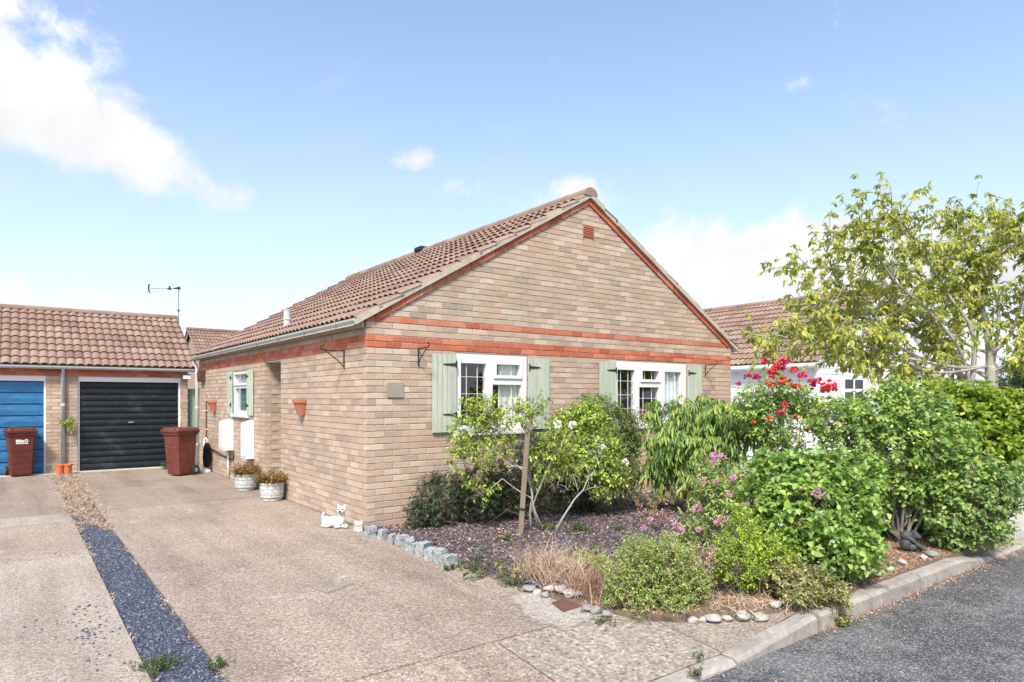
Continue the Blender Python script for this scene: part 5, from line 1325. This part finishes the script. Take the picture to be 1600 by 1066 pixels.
# red rose standing tall behind
rr_ = shrub('red_rose', 'tall rose bush with clusters of red and coral blooms', 'rose', tuple(gnd(1222, 800)[:2]) + (.02,),
      [el(1200, 615, 7.9, 40, 30, 30), el(1170, 635, 7.9, 34, 28, 28), el(1240, 625, 7.9, 40, 26, 30), el(1205, 655, 7.9, 48, 36, 34), el(1265, 640, 7.9, 28, 22, 24), el(1225, 690, 7.8, 36, 30, 30)], 560, 7, .2, .05, .029, 'leaf_red_rose', .25, .5, 7, .011)
for x, y, n, sp, m in ((1222, 568, 9, 12, 'flower_crimson'), (1205, 586, 6, 10, 'flower_red'), (1180, 589, 3, 7, 'flower_crimson'), (1168, 587, 2, 4, 'flower_crimson'), (1194, 566, 2, 4, 'flower_red'), (1240, 578, 3, 5, 'flower_red'), (1254, 587, 4, 8, 'flower_crimson'), (1272, 599, 8, 12, 'flower_crimson'), (1296, 606, 11, 12, 'flower_red'), (1226, 596, 5, 8, 'flower_coral'), (1242, 604, 4, 7, 'flower_coral'), (1203, 603, 3, 6, 'flower_coral'),
                       (1223, 632, 4, 5, 'flower_red'), (1220, 646, 5, 6, 'flower_crimson'), (1202, 654, 2, 3, 'flower_coral'), (1244, 652, 2, 3, 'flower_red'), (1261, 671, 4, 4, 'flower_red'), (1177, 661, 1, 2, 'flower_coral'), (1215, 575, 3, 6, 'flower_red'), (1154, 600, 1, 2, 'flower_crimson')):
    for i in range(int(n * 1.7) + 1): blossom(rr_, at(x + random.gauss(0, sp * .5), y + random.gauss(0, sp * .35), 7.55 + random.uniform(-.12, .12)), random.uniform(.022, .04), m, 16)
# currant in front, hedge behind it
shrub('currant_bush', 'broad leaved green currant bush at the front of the bed', 'shrub', (1.95, -4.0, .02),
      [el(1215, 745, 5.7, 62, 42, 55), el(1280, 750, 5.6, 60, 45, 55), el(1190, 790, 5.5, 45, 40, 45), el(1250, 800, 5.4, 75, 60, 60), el(1325, 790, 5.5, 45, 50, 45), el(1290, 850, 5.3, 60, 45, 50), el(1335, 860, 5.3, 40, 40, 40), el(1340, 740, 5.75, 36, 34, 40)], 1500, 7, .16, .056, .046, 'leaf_currant', .3, .45, 10, .012, .5, jit=.3)
shrub('bramble_hedge', 'tall dark green hedge bush with bare lower stems along the kerb', 'hedge', (4.1, -4.05, .02),
      [el(1310, 655, 7.1, 48, 34, 45), el(1370, 650, 7.1, 58, 40, 50), el(1430, 650, 7.0, 60, 45, 50), el(1330, 705, 7.0, 50, 48, 45), el(1400, 700, 6.9, 62, 50, 52), el(1465, 695, 6.8, 55, 55, 50), el(1500, 740, 6.7, 50, 50, 45), el(1380, 755, 6.9, 50, 36, 40), el(1450, 765, 6.8, 50, 36, 40), el(1395, 612, 7.1, 30, 14, 30), el(1400, 800, 7.45, 60, 40, 30), el(1460, 810, 7.4, 45, 40, 30)], 2100, 7, .19, .058, .042, 'leaf_hedge', .3, .4, 16, .016, .55, 'bark', jit=.4)
shrub('lilac_bush', 'bright lime green leafy bush rising over the hedge end', 'shrub', (5.1, -4.0, .02),
      [el(1530, 635, 7.3, 50, 36, 45), el(1575, 650, 7.2, 40, 40, 40), el(1545, 685, 7.1, 50, 45, 45), el(1580, 700, 7.1, 34, 45, 36), el(1492, 622, 7.4, 34, 24, 34), el(1600, 660, 7.2, 30, 40, 36), el(1455, 612, 7.4, 22, 14, 22)], 700, 8, .2, .078, .05, 'leaf_lime', .45, .5, 8, .013, .4)
shrub('ivy_bush', 'low green bush with blue green leaves spilling over the kerb end', 'shrub', (4.85, -4.25, .02),
      [el(1520, 790, 6.55, 48, 45, 42), el(1555, 770, 6.6, 34, 45, 36), el(1490, 820, 6.5, 30, 34, 34), el(1540, 825, 6.5, 44, 26, 36), el(1560, 740, 6.7, 28, 26, 30)], 650, 8, .17, .05, .036, 'leaf_ivy', .35, .3, 8, .01, .45)
# smaller plants along the front
oz = shrub('oregano_clump', 'rounded green herb mound with brown seed tips at the bed corner', 'plant', (.55, -3.72, .02),
      [el(1000, 905, 4.85, 52, 60, 45), el(1045, 905, 4.85, 50, 62, 45), el(1015, 870, 5.0, 48, 34, 40), el(1075, 920, 4.8, 34, 40, 32), el(975, 925, 4.75, 34, 40, 32), el(1045, 945, 4.7, 50, 24, 36), el(1005, 955, 4.55, 42, 18, 22), el(1060, 955, 4.55, 36, 16, 20)], 1900, 13, .16, .021, .012, 'leaf_oregano', .1, .9, 10, .004, .5, jit=.4)
shrub('golden_shrub', 'golden green small leaved shrub beside the herb mound', 'shrub', (1.25, -3.95, .02),
      [el(1165, 845, 5.15, 44, 36, 40), el(1150, 880, 5.0, 46, 36, 40), el(1195, 875, 5.1, 38, 34, 36), el(1165, 815, 5.3, 26, 22, 26), el(1220, 850, 5.2, 22, 24, 24)], 760, 13, .14, .024, .015, 'leaf_gold', .05, .8, 6, .006, .45)
shrub('variegated_shrub', 'cream and green variegated shrub trailing onto the kerb', 'shrub', (1.42, -4.33, .02),
      [el(1240, 905, 4.95, 42, 28, 36), el(1285, 915, 4.85, 34, 26, 30), el(1255, 935, 4.75, 44, 20, 30), el(1310, 935, 4.75, 24, 20, 22), el(1322, 962, 4.6, 14, 16, 12)], 520, 10, .12, .026, .017, 'leaf_cream', .2, .5, 6, .005, .4)
vl = shrub('valerian', 'leggy valerian with round pink flower heads and yellowing stems', 'plant', (1.55, -3.35, .02),
      [el(1110, 770, 5.8, 32, 34, 28), el(1085, 830, 5.7, 40, 36, 32), el(1130, 800, 5.7, 34, 40, 30), el(1150, 745, 5.85, 26, 30, 26), el(1075, 865, 5.5, 30, 26, 26), el(1105, 735, 5.9, 22, 24, 22)], 400, 8, .2, .05, .018, 'leaf_valerian', .25, .8, 12, .005, .2)
for x, y, r in ((1116, 711, .042), (1129, 714, .04), (1115, 722, .035), (1146, 747, .035), (1098, 750, .036), (1118, 752, .03), (1089, 794, .045), (1121, 815, .045), (1134, 811, .04), (1053, 816, .036), (1060, 822, .036), (1065, 829, .034), (1051, 835, .034), (1016, 812, .03), (1006, 824, .03), (1092, 827, .03), (1107, 866, .026), (1138, 773, .028), (1279, 771, .05), (1166, 787, .022)):
    umbel(vl, at(x, y, 5.3 if x < 1200 else 5.05), r * .8, 'flower_pink')
for x, y in ((1286, 801), (1219, 819), (1300, 846), (1173, 812)):
    umbel(vl, at(x, y, 5.0), .018, 'flower_white', 24)
# dry seed heads, straw and weeds
dk = thing('dry_dock', 'dead russet dock stem with branching seed heads in the slate bed', 'plant', tuple(gnd(1045, 830)[:2]) + (.02,))
b = MB(); q0 = gnd(1045, 830); Dd = depth(q0); SS = []
for pth in ([(1045, 830), (1025, 805), (1012, 775), (1006, 757)], [(1045, 830), (1020, 796), (1030, 778), (1048, 785)], [(1010, 815), (1002, 795), (995, 782)], [(1020, 800), (1035, 800), (1045, 812)]):
    pts = [at(x, y, Dd - .1) for x, y in pth]; b.tube(pts, .004, 5)
    for k in range(1, len(pts)): SS += [pts[k] * (1 - t) + pts[k - 1] * t + rng.normal(size=3) * .02 for t in np.linspace(0, .8, 40)]
b.build('stem', 'straw', dk); SS = np.array(SS); V, F = leaf_geo(SS, rvec(len(SS)), rvec(len(SS)), np.full(len(SS), .022), np.full(len(SS), .016)); np_mesh('seed_heads', V, F, 'russet_straw', dk, np.repeat(rng.random(len(SS)), 6), 'stuff')
sd_ = thing('dry_seed_plant', 'pale brown dried seed plant between herb mound and golden shrub', 'plant', (.95, -3.95, .02))
S, d, C = sample([el(1095, 875, 4.95, 24, 22, 20), el(1085, 890, 4.9, 16, 14, 14)], 160, .1); V, F, T = sprig_foliage(S, d + np.array([0, 0, .8]), np.full(160, .09), 10, .014, .010); np_mesh('seed_heads', V, F, 'straw', sd_, T, 'stuff'); V, F = twigs(S, d + np.array([0, 0, .8]), np.full(160, .1), .0015); np_mesh('stalks', V, F, 'twig', sd_, None, 'stuff')
def clump(name, label, cat, px, py, n, spread, H, mat, w=.0022, lean=.5, z=.015):
    q = gnd(px, py); r = thing(name, label, cat, (q[0], q[1], z)); P = np.c_[q[0] + rng.normal(size=n) * spread, q[1] + rng.normal(size=n) * spread, np.full(n, z)]
    grass('blades', P, np.full(n, H), mat, r, w, lean, kind='stuff'); return r
clump('straw_tuft', 'tall dry straw grass behind the grey pebbles at the bed corner', 'grass', 880, 905, 520, .15, .34, 'straw')
clump('straw_tuft', 'dense russet dry grass beside the rusty iron cover', 'grass', 918, 930, 420, .11, .26, 'russet_straw')
clump('straw_tuft', 'pale dry grass stalks at the slate edge behind the yellow weed', 'grass', 845, 895, 130, .11, .33, 'straw')
clump('straw_tuft', 'matted dry grass under the golden shrub', 'grass', 1150, 948, 420, .16, .12, 'straw', lean=1.2)
def weed(px, py, n, H, label, mat='leaf_weed', spread=.05, leafL=.05, leafW=.016, flowers=None, nl=8, z0=0.0):
    q = gnd(px, py, z0); r = thing('weed', label, 'weed', (q[0], q[1], z0)); P = np.c_[q[0] + rng.normal(size=n) * spread, q[1] + rng.normal(size=n) * spread, np.full(n, z0 + .006)]
    D = np.c_[rng.normal(size=(n, 2)) * .55, np.ones(n)]; ln = H * rng.uniform(.5, 1.1, n); V, F, T = sprig_foliage(P, D, ln, nl, leafL, leafW, .1); V[:, 2] = np.maximum(V[:, 2], z0 + .004); np_mesh('foliage', V, F, mat, r, T)
    V, F = twigs(P + unit(D) * .1, D, ln - .1, .002); np_mesh('stalks', V, F, mat, r, np.full(len(V), .4), 'stuff')
    if flowers:
        for i in range(flowers): k = random.randrange(n); umbel(r, P[k] + unit(D[k]) * ln[k], .013, 'flower_yellow', 16)
    return r
weed(803, 915, 30, .17, 'yellow flowered weed at the drive corner of the bed', spread=.07, leafL=.03, leafW=.008, flowers=16)
weed(742, 898, 16, .10, 'low green weed growing where the setts end', spread=.09, leafL=.06)
weed(745, 880, 5, .2, 'upright feathery weed in the slate beside the setts', spread=.02, leafL=.035)
weed(920, 895, 40, .22, 'fresh green clump among the dry straw grass', mat='leaf_gold', spread=.07, leafL=.07, leafW=.02)
weed(793, 848, 7, .10, 'small green seedling just left of the stake in the slate', spread=.02)
weed(855, 830, 14, .15, 'small green plant at the foot of the old rose', spread=.04)
weed(903, 833, 18, .12, 'low green plant in the slate before the white rose', spread=.07)
weed(962, 832, 10, .13, 'thin green plant in the slate before the dark bush', spread=.04)
weed(918, 800, 20, .15, 'broad leaved green plant under the white rose', spread=.06, leafL=.08, leafW=.035)
weed(785, 812, 12, .12, 'green sprout at the edge of the yew', spread=.05)
weed(943, 978, 26, .05, 'flat green weed growing in the pavement joint', spread=.05, leafL=.02, leafW=.007, z0=-.03)
weed(1083, 1058, 12, .07, 'bright green weed growing in the dropped kerb joint', spread=.02, leafL=.022, leafW=.007, z0=-.085)
weed(1092, 1028, 14, .03, 'tiny green weed in the pavement beside the kerb', spread=.025, leafL=.016, leafW=.006, z0=-.06)
weed(700, 892, 8, .06, 'small green weed at the foot of the last granite sett', spread=.03, leafL=.025)
weed(250, 1045, 60, .07, 'green moss and weed on the drive side of the slate strip', spread=.06, leafL=.02, leafW=.007)
weed(340, 1042, 24, .05, 'small green tuft on the house side of the slate strip', spread=.03, leafL=.02, leafW=.007)
weed(262, 733, 12, .14, 'green weed at the foot of the black garage door', spread=.05, leafL=.06, leafW=.03)
weed(1318, 978, 40, .10, 'small leafy plant growing in the gap between kerb stones', mat='leaf_cream', spread=.025, leafL=.024, leafW=.013, z0=-.118)
ivy = thing('wall_fern', 'bright green fern sprouting behind the garage downpipe', 'plant', (-2.42, GY - .06, 1.0))
P = np.tile(np.array([[-2.43, GY - .07, 1.0]]), (16, 1)) + rng.normal(size=(16, 3)) * .02; D = np.c_[rng.normal(.5, .5, 16), rng.normal(-.5, .3, 16), rng.normal(.3, .45, 16)]; V, F, T = sprig_foliage(P, D, np.full(16, .22), 11, .06, .03, .2); np_mesh('foliage', V, F, 'leaf_lime', ivy, T)
# heather in the urns
for r, q in urns:
    n = 190; a = rng.uniform(0, 6.28, n); rr = .14 * np.sqrt(rng.random(n)); P = np.c_[q[0] + rr * np.cos(a), q[1] + rr * np.sin(a), np.full(n, .24)]
    D = np.c_[np.cos(a) * rr * 6, np.sin(a) * rr * 6, np.full(n, 1.0)] + rng.normal(size=(n, 3)) * .25; ln = rng.uniform(.09, .26, n)
    V, F, T = sprig_foliage(P, D, ln, 16, .036, .013, .05); np_mesh('heather', V, F, 'leaf_heather', r, T)
# dry grass along the slate strip: uncountable
def strip_grass():
    P = []; H = []
    for i in range(260):
        y = 1.7 + 6.9 * random.random() ** .8; k = random.randrange(14, 34); s = random.uniform(.02, .07)
        x = random.uniform(-2.68, -2.28) if y > 2.2 else random.choice([-2.34, -2.37, -2.40, -2.63]); P.append(np.c_[x + rng.normal(size=k) * s, y + rng.normal(size=k) * s * 1.6, np.full(k, -.015)]); H += [random.uniform(.05, .13)] * k
    for yy in np.arange(-3.2, 2.5, .34):
        for xx in (-2.33, -2.65):
            if random.random() < (.8 if xx > -2.5 else .5):
                k = random.randrange(14, 50); P.append(np.c_[xx + rng.normal(size=k) * .016, yy + rng.normal(size=k) * .09, np.full(k, -.015)]); H += [random.uniform(.025, .06)] * k
    P = np.concatenate(P); o = grass('dry_grass', P, np.array(H), 'straw', None, .0026, 1.1, .8, 'stuff')
    tag(o, 'dry straw coloured grass growing along the slate gravel strip', 'grass')
strip_grass()
P = np.c_[rng.uniform(2.0, 5.0, 6500), rng.uniform(-4.57, -4.0, 6500), np.full(6500, .008)]
tag(grass('brown_moss', P, np.full(len(P), .038), 'russet_straw', None, .0018, 1.0, .9, 'stuff'), 'reddish dry moss and grass between hedge and kerb', 'grass')
P = np.c_[rng.uniform(1.25, 4.4, 260), -4.705 - np.abs(rng.normal(0, .012, 260)), np.full(260, -.12)]
tag(grass('kerb_grass', P, np.full(len(P), .05), 'russet_straw', None, .002, .7, .8, 'stuff'), 'thin dry grass at the foot of the kerb', 'grass')

# ------------------------------------------------------------------ cherry tree beyond the hedge
tb = at(1548, 780, 10.0); tb[2] = 0
tree = thing('cherry_tree', 'spreading cherry tree with grey limbs and drooping yellow green leaves beyond the hedge', 'tree', tb)
bt = MB(); ends = []
DT = 10.0
def limb(pts, r0, r1, dd=0.0, n=12):
    P = [at(x, y, DT + dd * i / (len(pts) - 1)) for i, (x, y) in enumerate(pts)]
    out = []
    for i in range(n + 1):       # Catmull-Rom through the points
        t = i / n * (len(P) - 1); k = min(int(t), len(P) - 2); f = t - k
        p0, p1, p2, p3 = P[max(k - 1, 0)], P[k], P[k + 1], P[min(k + 2, len(P) - 1)]
        out.append(.5 * ((2 * p1) + (-p0 + p2) * f + (2 * p0 - 5 * p1 + 4 * p2 - p3) * f * f + (-p0 + 3 * p1 - 3 * p2 + p3) * f ** 3))
    bt.tube(out, [r0 + (r1 - r0) * i / n for i in range(n + 1)], 9); return out
limb([(1552, 785), (1551, 650), (1549, 600), (1547, 572)], .12, .068); limb([(1520, 785), (1522, 680), (1517, 640), (1512, 615)], .085, .05)
LM = [([(1548, 580), (1545, 530), (1536, 470), (1522, 410), (1508, 360)], .105, .15), ([(1517, 620), (1500, 580), (1470, 520), (1430, 460), (1395, 400)], .075, .4), ([(1546, 600), (1500, 560), (1440, 520), (1380, 490), (1300, 480), (1240, 500)], .05, .9), ([(1540, 590), (1490, 570), (1420, 555), (1350, 545), (1290, 520), (1215, 525)], .045, -.8), ([(1535, 600), (1480, 575), (1400, 530), (1350, 470), (1310, 420), (1285, 350)], .05, .3),
      ([(1545, 570), (1520, 510), (1480, 440), (1450, 380), (1420, 330), (1405, 300)], .055, -.5), ([(1546, 560), (1560, 500), (1555, 440), (1530, 380), (1500, 340), (1490, 320)], .05, .5), ([(1546, 575), (1580, 510), (1600, 440), (1610, 380), (1590, 330)], .05, -.4), ([(1545, 585), (1500, 540), (1450, 470), (1400, 420), (1370, 370), (1345, 330)], .045, -.9),
      ([(1548, 580), (1600, 540), (1650, 490), (1690, 430)], .05, .5), ([(1540, 595), (1470, 590), (1400, 575), (1345, 560), (1300, 540)], .035, .6), ([(1546, 560), (1530, 480), (1540, 420), (1570, 360), (1575, 315)], .04, 1.0), ([(1540, 590), (1480, 540), (1440, 500), (1390, 450), (1330, 400), (1245, 395)], .04, 1.2),
      ([(1545, 580), (1500, 520), (1490, 470), (1470, 400), (1440, 350)], .04, 1.1), ([(1548, 570), (1590, 560), (1640, 560), (1690, 540)], .04, -.9), ([(1540, 600), (1460, 580), (1380, 540), (1320, 520), (1270, 460)], .035, -1.1)]
for pts, r0, dd in LM:
    y_ = random.uniform(545, 650); pts = [(1548 if y_ < 605 or pts[1][0] > 1540 else 1517, y_)] + pts[1:]; pts = [(x, 600 + (y - 600) * .88) for x, y in pts]; out = limb(pts, r0 * .62, .007, dd, 16)
    for i in range(4, 17):
        for k in range(3 if i > 7 else 2):
            d = unit(out[min(i + 1, 16)] - out[max(i - 1, 0)]); e = unit(d * .8 + rng.normal(size=3) * .75 + np.array([0, 0, .35])); L = rng.uniform(.22, .55) * (1 if i > 6 else .7)
            pth = branch(bt, out[i], out[i] + e * L, .010, .004, .1, 5); ends.append((pth[-1], e)); ends.append((pth[3], unit(e + rng.normal(size=3) * .5)))
            if rng.random() < .4:
                e2 = unit(e + rng.normal(size=3) * .7); p2 = branch(bt, pth[-1], pth[-1] + e2 * rng.uniform(.12, .3), .005, .003, .1, 4); ends.append((p2[-1], e2))
    ends.append((out[-1], unit(out[-1] - out[-3])))
bt.build('limbs', 'pale_bark', tree, smooth=True)
S = np.array([e[0] for e in ends]); D = np.array([e[1] for e in ends]); S = np.r_[S, S - D * .12, S - D * .2 + rng.normal(size=S.shape) * .05]; D = np.r_[D, unit(D + rng.normal(size=D.shape) * .6), unit(D + rng.normal(size=D.shape) * .8)]
ln = rng.uniform(.08, .2, len(S)); sel = rng.random(len(S)) < .78; S, D, ln = S[sel], D[sel], ln[sel]; V, F, T = sprig_foliage(S, D, ln, 8, .100, .043, .85, .7, .35, True); np_mesh('crown', V, F, 'leaf_cherry', tree, T)
# dark evergreen at the far right
shrub('evergreen_bush', 'dark evergreen bush beyond the lime green bush', 'shrub', (10.2, -3.4, 0), [el(1590, 590, 11.5, 45, 35, 40), el(1640, 580, 11.5, 60, 50, 50), el(1600, 640, 11.3, 60, 60, 50)], 700, 10, .25, .07, .03, 'leaf_far', .2, .4, 4, .02)
